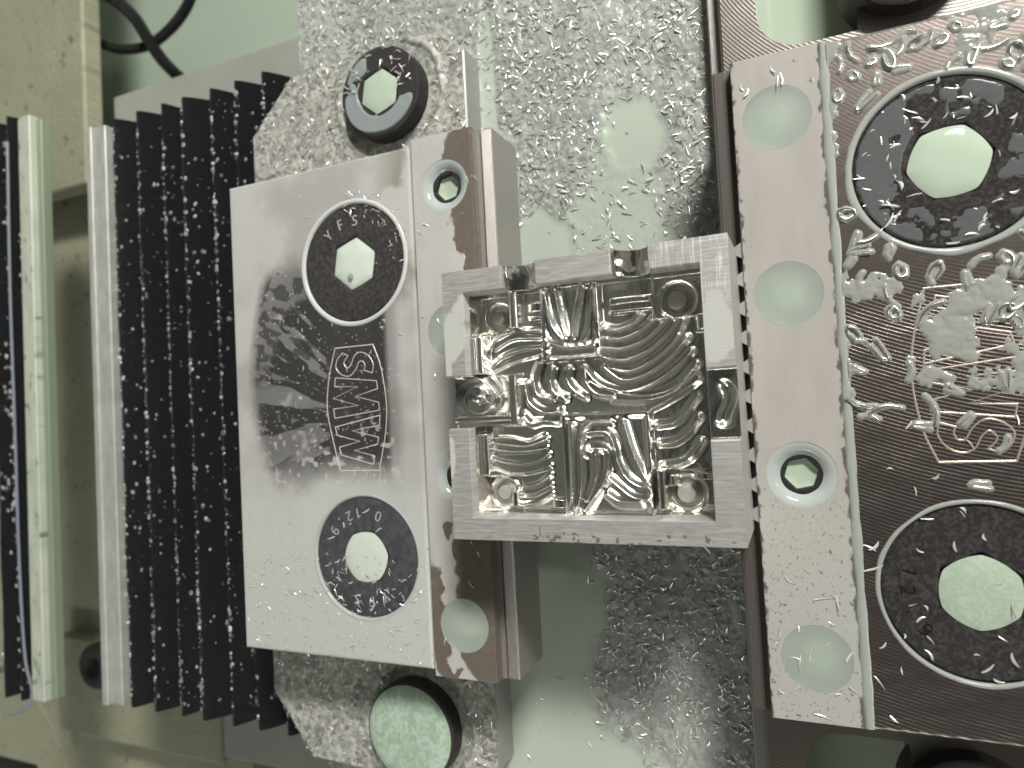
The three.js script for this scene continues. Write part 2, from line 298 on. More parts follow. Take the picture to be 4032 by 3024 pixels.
// the logo of the jaws, as thin bright engraved lines ----------------------
const LOGO = (() => {
  const S = smoothPath([[-76.25, -11.76], [-75.06, -11.16]], 1).concat(smoothPath([[-75.06, -11.16], [-76.04, -9.89], [-75.28, -8.92], [-74.43, -9.6], [-73.65, -11.05], [-72.51, -11.62], [-70.76, -10.98], [-69.68, -9.25], [-69.96, -7.7]], 34), smoothPath([[-69.96, -7.7], [-71.7, -8.32]], 1), smoothPath([[-71.7, -8.32], [-71.46, -9.05], [-71.81, -9.9], [-72.61, -9.96], [-73.49, -8.53], [-74.96, -7.47], [-76.76, -7.93], [-77.83, -9.19], [-77.43, -10.68], [-76.25, -11.76]], 34));
  const Mm = [[-78.03, -7.34], [-69.16, -6.25], [-68.95, -4.85], [-73.75, -3.73], [-68.89, -2.39], [-68.78, -1], [-78.54, 0.04], [-78.76, -1.65], [-73.25, -2.04], [-78.75, -3.59], [-73.26, -5.44], [-78.32, -5.76]];
  const Ww = [[-68.73, -0.1], [-68.93, 1.69], [-74.8, 2.45], [-69.24, 3.79], [-69.5, 5.01], [-74.49, 6.02], [-70.2, 7.11], [-70.58, 8.57], [-77.37, 6.79], [-77.8, 5.36], [-73.3, 4.4], [-78.19, 3.16], [-78.52, 1.64]];
  const Fr = smoothPath([[-69.58, -12.78], [-68.2, -9], [-67.3, -2.55], [-67.6, 2.31], [-69.37, 9.65]], 24).concat(smoothPath([[-77.83, 9.6], [-79.25, 3.55], [-80.15, -1.56], [-79.48, -7.44], [-77.83, -12.78]], 24));
  return [[S, 0.14], [Mm, 0.14], [Ww, 0.16], [Fr, 0.17]];
})();
function ribbon(pts, w, y) {
  const n = pts.length, p = [], ix = [];
  const nor = (a, b) => { const dx = b[0] - a[0], dz = b[1] - a[1], l = Math.hypot(dx, dz) || 1; return [-dz / l, dx / l]; };
  for (let i = 0; i < n; i++) {
    const a = pts[(i + n - 1) % n], b = pts[i], c = pts[(i + 1) % n], n1 = nor(a, b), n2 = nor(b, c); let mx = n1[0] + n2[0], mz = n1[1] + n2[1]; const l = Math.hypot(mx, mz) || 1; mx /= l; mz /= l; const k = Math.min(2.2, 1 / Math.max(0.3, mx * n1[0] + mz * n1[1])) * w / 2;
    p.push(b[0] + mx * k, y, b[1] + mz * k, b[0] + mx * k * 0.5, y + 0.03, b[1] + mz * k * 0.5, b[0] - mx * k * 0.5, y + 0.03, b[1] - mz * k * 0.5, b[0] - mx * k, y, b[1] - mz * k);
  }
  for (let i = 0; i < n; i++) for (let q = 0; q < 3; q++) { const a = i * 4 + q, b = ((i + 1) % n) * 4 + q; ix.push(a, a + 1, b, a + 1, b + 1, b); }
  const g = new THREE.BufferGeometry(); g.setAttribute('position', new THREE.Float32BufferAttribute(p, 3)); g.setIndex(ix); return g.toNonIndexed();
}
const logoGeo = (map, y, wide = 1) => { const gs = LOGO.map(([pts, w]) => { const q = pts.filter((v, i) => !i || Math.hypot(v[0] - pts[i - 1][0], v[1] - pts[i - 1][1]) > 0.02); return ribbon(q.map(map), w * wide, y); }); const g = mergeGeometries(gs); g.computeVertexNormals(); return g; };
part('engraved_logo', mm(logoGeo(([x, z]) => [-53.9 - x, -3.1 - z], 21.002, 1.5)), std({ color: rgb(0.5, 0.44, 0.37), metalness: 0.6, roughness: 0.35 }), viseBody, 'the letters SMW in a barrel shaped frame, half drowned in coolant');

// ---------------------------------------------------------------- jaw inserts
const patchy = (x0, x1, z0, z1, f, w = 256, h = 1024) => tex(w, h, (u, v) => f(mix(x0, x1, u), mix(z0, z1, v)), true);
const thin = [0.385, 0.375, 0.355];
// left insert: milky film with bare brown patches that have sharp edges
function insertLFilm(x, z) {
  const e = fbm(x * 0.35, z * 0.35, 91, 4) - 0.5, X = x + 3.5 * e, Z = z + 5 * (fbm(x * 0.3 + 7, z * 0.3, 95, 4) - 0.5);
  let bare = 0;
  const blob = (cx, cz, rx, rz) => { bare = Math.max(bare, sm(1.05, 0.93, Math.hypot((X - cx) / rx, (Z - cz) / rz))); };
  blob(-49.5, -43.5, 3.6, 5); blob(-48.2, -33, 4.6, 6); blob(-47.6, -26, 2.6, 4); blob(-50.2, 26, 5.2, 9.5); blob(-49.8, 37, 5, 10); blob(-59, 35.5, 2.2, 9); blob(-57, 43.6, 2.6, 1.6); blob(-56.8, 20, 1.1, 1.6);
  return bare;
}
const insLM = std({ map: patchy(-60, -48, -47.8, 44.6, (x, z) => { const b = insertLFilm(x, z), n = fbm(x * 0.5, z * 0.2, 21, 3); return mix3(mix3(thin, [0.46, 0.45, 0.42], n), mix3([0.115, 0.095, 0.075], [0.15, 0.125, 0.10], fbm(x * 2, z * 2, 23, 3)), b); }), roughness: 0.22, metalness: 0.0, bumpMap: patchy(-60, -48, -47.8, 44.6, (x, z) => { const b = 1 - insertLFilm(x, z); return [b, b, b]; }), bumpScale: 0.00008 });
const insRM = std({ map: patchy(-6.5, 5, -48, 44.7, (x, z) => { const n = fbm(x * 0.4, z * 0.12, 25, 4), s = fbm(x * 3.1, z * 3.1, 27, 4), edge = Math.min(x + 6.5, 5 - x) + 1.4 * (fbm(x * 1.5, z * 0.9, 29, 3) - 0.5), low = sm(5, 25, z); let c = mix3(mix3([0.335, 0.312, 0.285], [0.395, 0.372, 0.34], n), [0.385, 0.38, 0.345], low); c = mix3(c, [0.06, 0.05, 0.045], 0.85 * sm(0.45, 0.1, edge + 0.1)); const dirt = sm(0.70, 0.78, s) * (0.12 + 0.7 * low); return mix3(c, [0.08, 0.075, 0.065], dirt); }), roughness: 0.22 });
const side = (sgn, x0) => (pts) => pts.map(([x, y]) => [x0 + sgn * x, y]);
// cross-section from the gripping edge (x = 0) outwards into the gap and back into the jaw
const toothM = std({ color: rgb(0.34, 0.335, 0.315), roughness: 0.4, metalness: 0.3 });
const sectionL = [[-12, 7.9], [-12, 21], [0, 21], [0, 18.7], [0.75, 18.7], [0.75, 18.3], [1.0, 18.2], [1.0, 18.7], [2.75, 18.7], [2.95, 18.5], [2.95, 7.9]];
function insert(parent, sgn, x0, z0, z1, topM, holes, label) {
  const up = sectionL.map(([x, y]) => [x0 + sgn * x, y]);
  const foot = profile(up.map(([x, y]) => [x, Math.min(y, 18.7)]), z0, z1, 0);
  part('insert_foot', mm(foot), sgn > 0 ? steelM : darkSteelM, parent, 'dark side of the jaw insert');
  const a = x0 + sgn * 0.75, b = x0 + sgn * 2.85;
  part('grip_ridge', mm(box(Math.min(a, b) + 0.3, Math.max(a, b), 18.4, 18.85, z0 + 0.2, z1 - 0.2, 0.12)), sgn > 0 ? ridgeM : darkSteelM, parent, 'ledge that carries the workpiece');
  const xa = Math.min(x0, x0 - sgn * 11.6), xb = Math.max(x0, x0 - sgn * 11.6);
  const pl = flatUV(plate([[xa, z0], [xb, z0], [xb, z1], [xa, z1]], 18.6, 21.02, 0.18, holes.map(([x, z, r]) => circ(x, z, r))), xa, xb, z0, z1);
  const top = part('jaw_insert', mm(pl), topM, parent, label);
  for (let k = 0; k < 22; k++) {
    const z = z0 + 2.1 + k * 4.17; if (sgn > 0 || z < -21.5 || z > 20) continue;                // only the teeth that bite the block stand clear
    const s = new THREE.Shape([[0, -1.15], [0.95, -0.55], [0.95, 0.55], [0, 1.15]].map(([x, y]) => new THREE.Vector2(sgn * x, y)));
    const t = new THREE.ExtrudeGeometry(s, { depth: 2.0, bevelEnabled: false }); t.rotateX(-Math.PI / 2); t.translate(x0, 18.75, z);
    part('gripper_tooth', mm(t), toothM, top);
  }
  return top;
}
const HL = [[-53.7, -38.7, 4.65], [-53.7, -13.8, 4.65], [-53.7, 11, 4.65], [-53.9, 35.7, 4.65]], HR = [[-0.7, -38.8, 4.7], [-0.7, -13.9, 4.7], [-0.6, 11.1, 4.7], [-0.2, 36, 4.7]];
const topR = insert(viseBody, -1, -6.45, -48, 44.7, insRM, HR, 'grey insert plate of the fixed jaw with four filled holes');
part('coolant_seam', mm(grid(5.0, 6.5, -47.8, 44.6, 12, 400, (x, z) => 20.7 + 0.5 * Math.sqrt(Math.max(0, 1 - ((x - 5.7) / (0.42 + 0.5 * fbm(3, z * 0.3, 13, 4))) ** 2)))), filmEdgeM, viseBody, 'thread of pale coolant along the seam of the jaw');

// screws down in the insert holes, drowned in coolant: cloudy where it is thin over the head, green where deep
const headM = std({ color: rgb(0.20, 0.245, 0.24), roughness: 0.5, metalness: 0.2 });
const milkyM = phy({ color: rgb(0.80, 0.86, 0.78), transmission: 0.72, roughness: 0.3, ior: 1.33, thickness: 0.001, attenuationColor: rgb(0.8, 0.9, 0.8), attenuationDistance: 0.004 });
const milkyRingM = phy({ color: rgb(0.36, 0.395, 0.37), roughness: 0.1, ior: 1.36 });
function drowned(parent, [x, z, r], open) {
  const s = screwHead(parent, x, z, open ? 19.9 : 19.85, r - 0.05, open ? 2.15 : 2.3, { depth: 6, level: open ? -0.9 : 0.0, pale: !open, dome: open ? -0.25 : 0.12, round: open ? 0.1 : 0.7, turn: 0.2, name: 'insert_screw', mat: open ? oxideM : headM, label: open ? 'dark socket screw in the insert with coolant in its socket' : 'screw drowned under milky coolant in the insert' });
  if (!open) { part('milky_coolant', mm(new THREE.LatheGeometry([[0, 20.01], [2.4, 20.01], [2.6, 19.9], [r - 0.02, 19.9], [r + 0.01, 20.9], [r - 0.15, 21.0], [0, 21.06]].map(([a, b]) => new THREE.Vector2(a, b)), 56).translate(x, 0, z)), milkyM, s, 'milky coolant brimming over the screw'); return; }
  const N = 64, K = 12, p = [], ix = [];
  for (let i = 0; i <= K; i++) for (let j = 0; j <= N; j++) { const t = i / K, a = j / N * Math.PI * 2, q = mix(2.75 + 0.35 * (fbm(3 + 1.4 * Math.cos(a), 3 + 1.4 * Math.sin(a), 7 + Math.abs(x), 2) - 0.5), r + 0.02, t), h = 20.97 - 0.98 * (1 - t) ** 2.2; p.push(x + q * Math.cos(a), h, z + q * Math.sin(a)); }
  for (let i = 0; i < K; i++) for (let j = 0; j < N; j++) { const a = i * (N + 1) + j, b = a + N + 1; ix.push(a, a + 1, b, a + 1, b + 1, b); }
  const g = new THREE.BufferGeometry(); g.setAttribute('position', new THREE.Float32BufferAttribute(p, 3)); g.setIndex(ix); g.computeVertexNormals();
  part('coolant_ring', mm(g), milkyRingM, s, 'pale ring of coolant around the socket');
}
HR.forEach((h, i) => drowned(viseBody, h, i === 2));

// black bolts of the fixed base
for (const [x, z, l] of [[18.3, -64.6, 'top edge'], [18.8, 61, 'foot of the picture']]) screwHead(viseBody, x, z, 10.6, 9, 4.4, { name: 'base_bolt', depth: 11, bevel: 0.8, mat: oxideM, pool: false, label: `black cap screw of the fixed base at the ${l}` });

// coolant lying on the fixed jaw: thick lumpy film with rounded edges
const CURL = [[[-1.6, 0.2], [-0.8, -0.55], [0.7, -0.6], [1.5, 0], [0.8, 0.5], [-0.5, 0.35]], [[-1.9, 0.3], [-0.7, -0.2], [0.5, -0.25], [1.8, 0.25]], [[-1.3, 0.5], [0.9, 0.7], [1.3, 0.3], [0.2, -0.1], [-1.4, -0.5]], [[-0.9, -0.3], [-0.3, -0.7], [0.6, -0.4], [0.7, 0.3], [0, 0.6], [-0.9, 0.4], [-1.2, -0.1]]];
const curls = [];
{
  const r2 = rng(77);
  for (let k = 0; k < 4000 && curls.length < 104; k++) {
    const x = 6.8 + 30 * r2(), z = -47 + 70 * r2() * r2() ** 0.5;
    if (RS.some(([a, b]) => Math.hypot(x - a, z - b) < 12.6)) continue;
    if (z > -16 && r2() > 0.42) continue;
    if (curls.some((c) => Math.hypot(c.x - x, c.z - z) < 1.5)) continue;
    curls.push({ x, z, s: 0.5 + 0.62 * r2(), a: 6.28 * r2(), k: Math.floor(r2() * 4) });
  }
}
function filmR(x, z) {                                                      // thickness in mm, negative where the steel is bare
  let m = -0.60 + 1.2 * (fbm(x * 0.22, z * 0.3, 101, 3) - 0.5) + 0.8 * (fbm(x * 0.8, z * 0.8, 105, 3) - 0.5);
  m += 0.60 * sm(-39, -46, z);                                              // along the top edge
  m += 0.62 * sm(2.4, 0.2, x - 6) * (0.4 + 0.8 * fbm(1, z * 0.35, 109, 3)); // along the seam
  const q = (cx, cz, rx, rz, w) => { m += w * sm(1.2, 0.55, Math.hypot((x - cx) / rx, (z - cz) / rz)); };
  q(27, -5, 15, 8, 0.62); q(17, -9, 5, 5, 0.4); q(10, -13.5, 3.5, 3, 0.6); q(29, -12, 9, 5, 0.6); q(15.5, -0.5, 3, 2, 0.35);
  m -= 0.7 * sm(4, 12, z);
  let lift = 0;
  for (const c of curls) {
    const dx = x - c.x, dz = z - c.z; if (Math.abs(dx) > 3.4 || Math.abs(dz) > 3.4) continue;
    const ca = Math.cos(c.a), sa = Math.sin(c.a), d = segDist((dx * ca - dz * sa) / c.s, (dx * sa + dz * ca) / c.s, CURL[c.k]) * c.s;
    if (d < 0.9) { m = Math.max(m, 0.40 * (1 - d / 0.46) + 0.16 * (fbm(x * 1.3, z * 1.3, 115, 2) - 0.5)); lift = Math.max(lift, 0.12 * sm(0.6, 0.1, d)); }
  }
  const t = clamp(m, -0.4, 1.2);
  return t <= 0 ? t * 0.5 : 0.26 * Math.sqrt(Math.min(1, t * 2.4)) + lift * 0.6 + 0.10 * (fbm(x * 1.1, z * 1.1, 111, 3) - 0.5) * Math.min(1, t * 3);
}
part('coolant_film', mm(grid(6.1, 46, -47.5, 30, 260, 500, (x, z) => 21 + filmR(x, z) - 0.03, (x, z) => !RS.some(([a, b]) => Math.hypot(x - a, z - b) < 11.5))), greyFilmM, viseBody, 'glossy grey coolant film with lumps on the fixed jaw');
// wet blots of milky coolant on the upper screw, with a rounded edge of their own
part('coolant_blot', mm(grid(8.3, 30.3, -39.7, -17.7, 170, 170, (x, z) => { const d = Math.hypot(x - RS[0][0], z - RS[0][1]); const m = fbm(x * 0.30, z * 0.30, 127, 4) - 0.5 + 0.16 * sm(21, 10, x) + 0.06 * sm(-30, -38, z) - 0.05 - 0.5 * sm(10.4, 11, d) - 0.5 * sm(5.6, 5, d); return 20.85 + (m > 0 ? 0.11 * Math.sqrt(Math.min(1, m * 6)) + 0.08 * (fbm(x * 0.9, z * 0.9, 5, 2) - 0.5) * Math.min(1, m * 10) : Math.max(-0.3, m)) - 0.02; }, (x, z) => { const d = Math.hypot(x - RS[0][0], z - RS[0][1]); return d < 10.8 && d > 5.2; })), phy({ color: rgb(0.092, 0.098, 0.096), roughness: 0.1, ior: 1.38 }), viseBody, 'bluish coolant blots on the upper screw');

// ---------------------------------------------------------------- moving jaw: carriage, jaw plate, insert
const carr = thing('vise_carriage', 'moving jaw of the vise with grey SMW jaw plate on a chip covered carriage', 'vise jaw', [-80, 0, 0]);
const CX = [-109.5, -55.4], CZ = [-74.6, 71.6];
const carOut = [[-109, -63.5], [-97.5, -74.8], [-61.2, -75.6], [-55.4, -69.8], [-55.4, 66.8], [-61, 72.4], [-99, 71], [-109, 58.2]];
const inRing = (x, z) => Math.min(Math.hypot(x + 72.8, z + 64), Math.hypot(x + 72.6, z - 60.8));
const carTex = tex(512, 1024, (u, v) => { const x = mix(-110, -55, u), z = mix(-76, 73, v), n = fbm(x * 1.3, z * 1.3, 131, 4); let c = mix3([0.22, 0.22, 0.19], [0.40, 0.40, 0.35], sm(0.3, 0.7, n)); return c; }, true);
part('carriage', mm(flatUV(plate(carOut, 0.1, 6.7, 0.5), -110, -55, -76, 73)), [std({ map: carTex, roughness: 0.32, metalness: 0.15, bumpMap: rep(grain, 3), bumpScale: 0.0003 }), sideM], carr, 'chip covered carriage');
part('wet_chip_bed', mm(grid(-108.6, -55.8, -75, 72, 180, 500, (x, z) => { const d = inRing(x, z); return 6.55 + 0.75 * fbm(x * 0.8, z * 0.8, 141, 4) * sm(10.2, 12.5, d) + 0.5 * Math.exp(-(((d - 12.2 - 1.2 * (fbm(x * 0.3, z * 0.3, 4, 2) - 0.5)) / 0.7) ** 2)) - 0.2; }, (x, z) => { let ins = false; for (let i = 0, j = carOut.length - 1; i < carOut.length; j = i++) { const [xi, zi] = carOut[i], [xj, zj] = carOut[j]; if ((zi > z) !== (zj > z) && x < (xj - xi) * (z - zi) / (zj - zi) + xi) ins = !ins; } return ins && segDist(x, z, [...carOut, carOut[0]]) > 0.4 && !(x > -101 && z > -45 && z < 42); })), phy({ map: tex(512, 1024, (u, v) => { const n = fbm(u * 70, v * 190, 151, 4); return mix3([0.29, 0.29, 0.26], [0.43, 0.43, 0.385], sm(0.3, 0.7, n)); }, true), roughness: 0.3, ior: 1.4 }), carr);
{
  const b1 = screwHead(carr, -72.8, -64.1, 10.4, 9.2, 4.3, { name: 'carriage_bolt', depth: 10, bevel: 0.9, turn: 0.35, level: -0.35, dome: 0.3, round: 0.1, label: 'black cap screw with chips and green coolant in its socket' });
  part('coolant_blot', mm(grid(-82, -63.6, -73.3, -54.9, 120, 120, (x, z) => { const d = Math.hypot(x + 72.8, z + 64.1); const m = 0.34 * sm(-66.5, -58, z) + 0.30 * sm(-72, -80, x) + 0.5 * (fbm(x * 0.3, z * 0.3, 161, 3) - 0.5) - 0.17 - 0.6 * sm(8, 8.7, d) - 0.5 * sm(5.2, 4.7, d); return 10.4 + (m > 0 ? 0.24 * Math.sqrt(Math.min(1, m * 5)) : Math.max(-0.3, m)) - 0.02; }, (x, z) => { const d = Math.hypot(x + 72.8, z + 64.1); return d < 8.5 && d > 4.75; })), phy({ color: rgb(0.23, 0.255, 0.25), roughness: 0.1, ior: 1.38 }), b1, 'milky coolant on the lower half of the bolt head');
  screwHead(carr, -72.6, 60.8, 10.4, 9.5, 4.3, { name: 'carriage_bolt', depth: 10, bevel: 0.7, pool: false, label: 'black cap screw capped with a disc of green coolant' });
  const N = 96, K = 20, p = [], uv = [], ix = [];
  for (let i = 0; i <= K; i++) for (let j = 0; j <= N; j++) { const t = i / K, a = j / N * Math.PI * 2; p.push(-72.6 + 9.0 * t * Math.cos(a), 10.36 + 0.75 * (1 - t ** 6), 60.8 + 9.0 * t * Math.sin(a)); uv.push(0.5 + 0.5 * t * Math.cos(a), 0.5 + 0.5 * t * Math.sin(a)); }
  for (let i = 0; i < K; i++) for (let j = 0; j < N; j++) { const a = i * (N + 1) + j, b = a + N + 1; ix.push(a, a + 1, b, a + 1, b + 1, b); }
  const g = new THREE.BufferGeometry(); g.setAttribute('position', new THREE.Float32BufferAttribute(p, 3)); g.setAttribute('uv', new THREE.Float32BufferAttribute(uv, 2)); g.setIndex(ix); g.computeVertexNormals();
  part('coolant_pool', mm(g), phy({ map: tex(256, 256, (u, v) => { const n = fbm(u * 30, v * 30, 171, 4), k = fbm(u * 9, v * 9, 175, 3); return mix3([0.29, 0.39, 0.29], [0.42, 0.51, 0.41], sm(0.35, 0.68, 0.6 * n + 0.4 * k)); }, true), roughness: 0.25, ior: 1.36 }), carr, 'mottled green coolant heaped on the bolt head');
}
const LS = [[-73.15, -28], [-73.2, 25.1]];
// film on the jaw plate: milky, with a dry dark fan beside the logo
function jawFilm(x, z) {
  // fingers of film drain away from the logo to the left: dark strokes between grey filaments
  const dx = x + 66, dz = z - 1, an = Math.atan2(dz, -dx), rr = Math.hypot(dx, dz);
  const wob = fbm(x * 0.16, z * 0.16, 183, 3) - 0.5;
  const reach = sm(-100, -96.3, x + 4 * wob - 0.012 * (z + 7) ** 2) * sm(-33, -25, z + 5 * wob) * sm(15, 5, z + 7 * wob) * sm(-63.2, -66, x);
  const ray = fbm(an * 13 + 1.2 * wob * sm(12, 30, rr), 3.1 + rr * 0.075, 181, 3);
  const stroke = sm(0.43, 0.52, ray + 0.20 * sm(24, 11, rr));
  const cell = sm(0.48, 0.6, vn((x + 0.5 * z) * 0.5 + 2 * wob, (z - 0.35 * x) * 0.85, 185)) * sm(-1, -9, z) * sm(-78, -84, x);
  let dry = reach * Math.max(0.64 * sm(0.26, 0.50, fbm(x * 0.3, z * 0.3, 189, 4) + 0.10), 0.97 * stroke * sm(35, 29, rr + 6 * wob), 0.9 * cell, 0.95 * sm(-81.5, -79.5, x) * sm(11, 8, z));
  const sp = vn(x * 0.95, z * 0.95, 191); dry *= 1 - 0.92 * sm(0.76, 0.86, sp) * sm(-3, 5, z);   // clotted drops of film
  const dot = vn(x * 2.3, z * 2.3, 193); dry *= 1 - 0.9 * sm(0.88, 0.93, dot);
  dry *= 1 - 0.55 * sm(-67.5, -66, x);
  return dry;
}
const jawTex = tex(1024, 2048, (u, v) => {
  const x = mix(-102.1, -60.2, u), z = mix(-46.8, 43.6, v), n = fbm(x * 0.12, z * 0.12, 201, 4), f = fbm(x * 2.4, z * 2.4, 203, 3);
  let c = mix3([0.34, 0.332, 0.312], [0.435, 0.428, 0.405], sm(0.25, 0.7, n));
  c = mix3(c, [0.455, 0.46, 0.425], sm(2, 22, z));
  const b = sm(0.5, 0.66, fbm(x * 0.14 + 3, z * 0.14, 207, 4)) * sm(-72, -64, x + 0.2 * (z + 30)) * sm(-14, -26, z);
  c = mix3(c, [0.19, 0.165, 0.125], 0.75 * b);
  if (f > 0.72) c = mix3(c, [0.30, 0.29, 0.26], sm(0.72, 0.85, f) * sm(5, 25, z));
  const streak = 0.012 * fbm(x * 3, z * 14, 209, 2);
  return mix3(c, [0.022 + streak, 0.020 + streak, 0.018 + streak], jawFilm(x, z));
}, true);
const jawRough = tex(256, 512, (u, v) => { const x = mix(-102.1, -60.2, u), z = mix(-46.8, 43.6, v), d = jawFilm(x, z); return mix(0.24, 0.34, d); });
const ctr = (x, z, r) => circ(x, z, r);
part('jaw_plate', mm(flatUV(plate([[-102.1, -46.8], [-60.25, -46.8], [-60.25, 43.6], [-102.1, 43.6]], 6.9, 21, 0.55, LS.map(([x, z]) => ctr(x, z, 11.55)), 3), -102.1, -60.2, -46.8, 43.6)), phy({ map: jawTex, roughnessMap: jawRough, roughness: 1, specularIntensity: 0.55 }), carr, 'grey film covered jaw plate with a dark dry fan beside the logo');
part('engraved_logo', mm(logoGeo((p) => p, 21.003)), logoM, carr, 'the letters SMW outlined in a barrel shaped frame, reading downwards');
LS.forEach(([x, z], i) => {
  screwHead(carr, x, z, 20.85, 10.75, 4.65, { pale: true, turn: i ? 0.1 : 0.35, level: i ? -0.15 : -0.55, dome: i ? 0.3 : 0.42, round: i ? 0.65 : 0.05, label: i ? 'dark cap screw of the jaw plate, below the logo' : 'dark cap screw of the jaw plate, above the logo', text: i ? [['0 12.9', -0.28, true, 7.9, 0.27, 1.75], ['YFS', 3.02, false, 7.9, 0.4, 1.75]] : [['YFS', -0.32, false, 7.7, 0.42, 1.9]], mat: phy({ specularIntensity: 0.6, map: i ? milkyWornM : wornM, metalness: 0.1, roughness: i ? 0.26 : 0.34, bumpMap: rep(grain, 2), bumpScale: 0.00016 }) });
  part('coolant_ring', mm(ringOf(x, z, 10.7, i ? 11.6 : 11.75, i ? 20.8 : 20.92, 0.12, 9 + i)), phy({ color: i ? rgb(0.40, 0.405, 0.385) : rgb(0.50, 0.51, 0.49), roughness: 0.15, ior: 1.38 }), carr, 'white ring of coolant round the screw head');
});
part('air_bubble', mm(new THREE.SphereGeometry(0.62, 24, 16).scale(1, 0.7, 1).translate(-73.9, 20.72, -25.5)), phy({ color: rgb(0.55, 0.62, 0.56), roughness: 0.03, transmission: 0.75, ior: 1.3, thickness: 0.0008 }), carr);
insert(carr, 1, -48.3, -47.8, 44.6, insLM, HL, 'insert plate of the moving jaw with bare brown patches');
HL.forEach((h, i) => drowned(carr, h, i === 0 || i === 2));

// ---------------------------------------------------------------- workpiece
{
  const w = thing('workpiece', 'half machined bright aluminium block clamped between the two jaws', 'workpiece', [-27.7, 18.9, -1]);
  const OX = -48.15, OZ = -20.7, W = 40.95, L = 39.4, TOP = 33.6, BOT = 18.86;
  const P = (a) => smoothPath(a, 26);
  const ridges = [[[22.8, 9.7], [24.9, 10.3], [27.3, 9.7], [28.6, 8.5]], [[22.9, 11.1], [25.2, 11.6], [28, 10.9], [30.4, 9.3]], [[22.9, 12.6], [25.4, 13], [28.4, 12.3], [30.8, 10.6], [32.7, 9]], [[23.7, 15.7], [26.7, 16.2], [29.9, 14.9], [32.9, 12.5], [34.2, 10.1]], [[23.2, 14.2], [26, 14.6], [29.2, 13.6], [31.8, 11.6], [33.6, 9.6]],
    [[20, 15.4], [21.9, 17.7], [25, 19], [28.6, 18.5], [32.2, 16.7], [35, 14.3]], [[23, 15.6], [25.4, 17.4], [28.4, 17], [31.6, 15.2], [34.6, 12.4]], [[20.8, 17.5], [23.3, 18.7], [27.5, 19.8], [31.7, 19.3], [35.4, 17.3]], [[24, 20.2], [28.8, 20.4], [32, 19.6], [35.6, 16.0]], [[28.8, 21.9], [31.6, 20.6], [34.1, 19.2], [35.7, 18.1]], [[29.9, 24], [32.2, 23.7], [33.9, 22.4], [35.4, 20.4]], [[30.2, 26.5], [32.2, 26.3], [33.9, 25.2], [35.5, 23.2]], [[30.2, 29.6], [32.7, 29.2], [34.3, 28.2], [35.6, 26.4]],
    [[5, 11.8], [6.4, 10.1], [9.2, 9.2], [13.5, 9.3]], [[6.1, 11.6], [9.1, 10.3], [13.4, 10.5]], [[4.9, 14.3], [7.5, 12.7], [10.5, 12], [13.4, 12]], [[5.6, 14.9], [8.9, 13.7], [13.4, 12.9]],
    [[13.2, 14.2], [12.5, 15.7], [12.3, 17.5], [12.9, 19], [14.7, 19.6]], [[15.2, 15.3], [14.8, 17], [15.5, 18.8], [16.8, 19.5]], [[17.7, 15.4], [17.4, 16.9], [18.3, 18.5], [19.8, 19.5]], [[20.1, 15.6], [20.3, 17.6], [21.6, 19.1], [23.9, 19.6]], [[10.8, 17.2], [11.3, 19.8], [13.5, 21.4], [16, 21.4]], [[10.3, 21.9], [11.5, 23], [13.4, 22.7], [15.6, 22.9]],
    [[3.3, 24.9], [8.2, 25.1], [10.6, 25.7], [13.3, 24.9]], [[5.2, 25.8], [10.3, 26.3], [13.7, 25.4]], [[3, 26.1], [6.2, 26.9], [10.3, 27.1], [13.4, 26.7]], [[3, 27.3], [5.1, 28.3], [9, 29], [12.3, 28.4], [13.8, 27.6]], [[3, 28.8], [5.3, 29.4], [7.9, 30.2], [11.3, 30], [13.9, 29.3]], [[7, 31.9], [10, 32.3], [12.1, 31.9], [13.9, 30.6]], [[8, 33.1], [11.1, 33.3], [13.9, 32.1]], [[9.1, 35.2], [12, 34.5], [13.9, 33.4]]].map(P);
  const isl2 = [[[18.2, 23.5], [17.7, 34], [16.9, 36]], [[18.1, 36.1], [19, 33.1], [19.6, 24.9], [20.9, 23.3], [23.9, 23.2]], [[20, 24.5], [23.2, 24.6], [24.2, 26.5], [24.5, 28.6], [25.6, 30.9], [27.4, 32.1], [28.6, 32.2]], [[25.6, 23.2], [26.8, 27.8], [27.9, 30.3], [28.6, 31.5]], [[19.8, 27.6], [20.4, 26.8], [23.1, 27.1], [23.3, 27.9], [22.6, 31.2], [20.7, 33.8], [19.5, 35.4]], [[21.4, 27.6], [21.3, 31], [20, 34]], [[23.2, 31], [24.7, 32.3], [26.3, 33.5], [28.5, 33.9]], [[22.9, 33.1], [24.3, 34], [27.3, 34.2]]].map(P);
  const isl1 = [[[15.2, 4.4], [16, 9.1], [17.4, 11.1]], [[16.6, 4.2], [17.3, 8.3], [17.9, 10.7]], [[20.9, 4.2], [19.8, 8.1], [19.1, 10.9]], [[22, 4.6], [21.6, 9.6], [20.6, 11.7]], [[15.4, 11.6], [18.4, 12.4], [22, 12.2]], [[15.6, 13.2], [18.4, 13.7], [22.3, 13.6]]].map(P);
  const posts = [[6.6, 6.9, 0.98], [33.4, 7.0, 1.25], [6.3, 33.2, 1.05], [33.2, 33.3, 1.25]];
  const inR = (x, z, a, b, c, d, e = 0.18) => sm(-e, e, Math.min(x - a, b - x, z - c, d - z));
  const cusp = (d, wd) => d < wd ? (1 - d / wd) ** 2 : 0;
  const inPocket = (x, z) => {
    if (x > 3.5 && x < 37.15 && z > 3.45 && z < 36.05) return true;
    if (x > 9.75 && x < 14.75 && z < 3.6) return true; if (x > 25.85 && x < 30.7 && z < 3.6) return true;
    if (x < 3.6 && z > 15.6 && z < 23.15) return true; if (x > 37 && z > 16.9 && z < 25.9) return true; return false;
  };
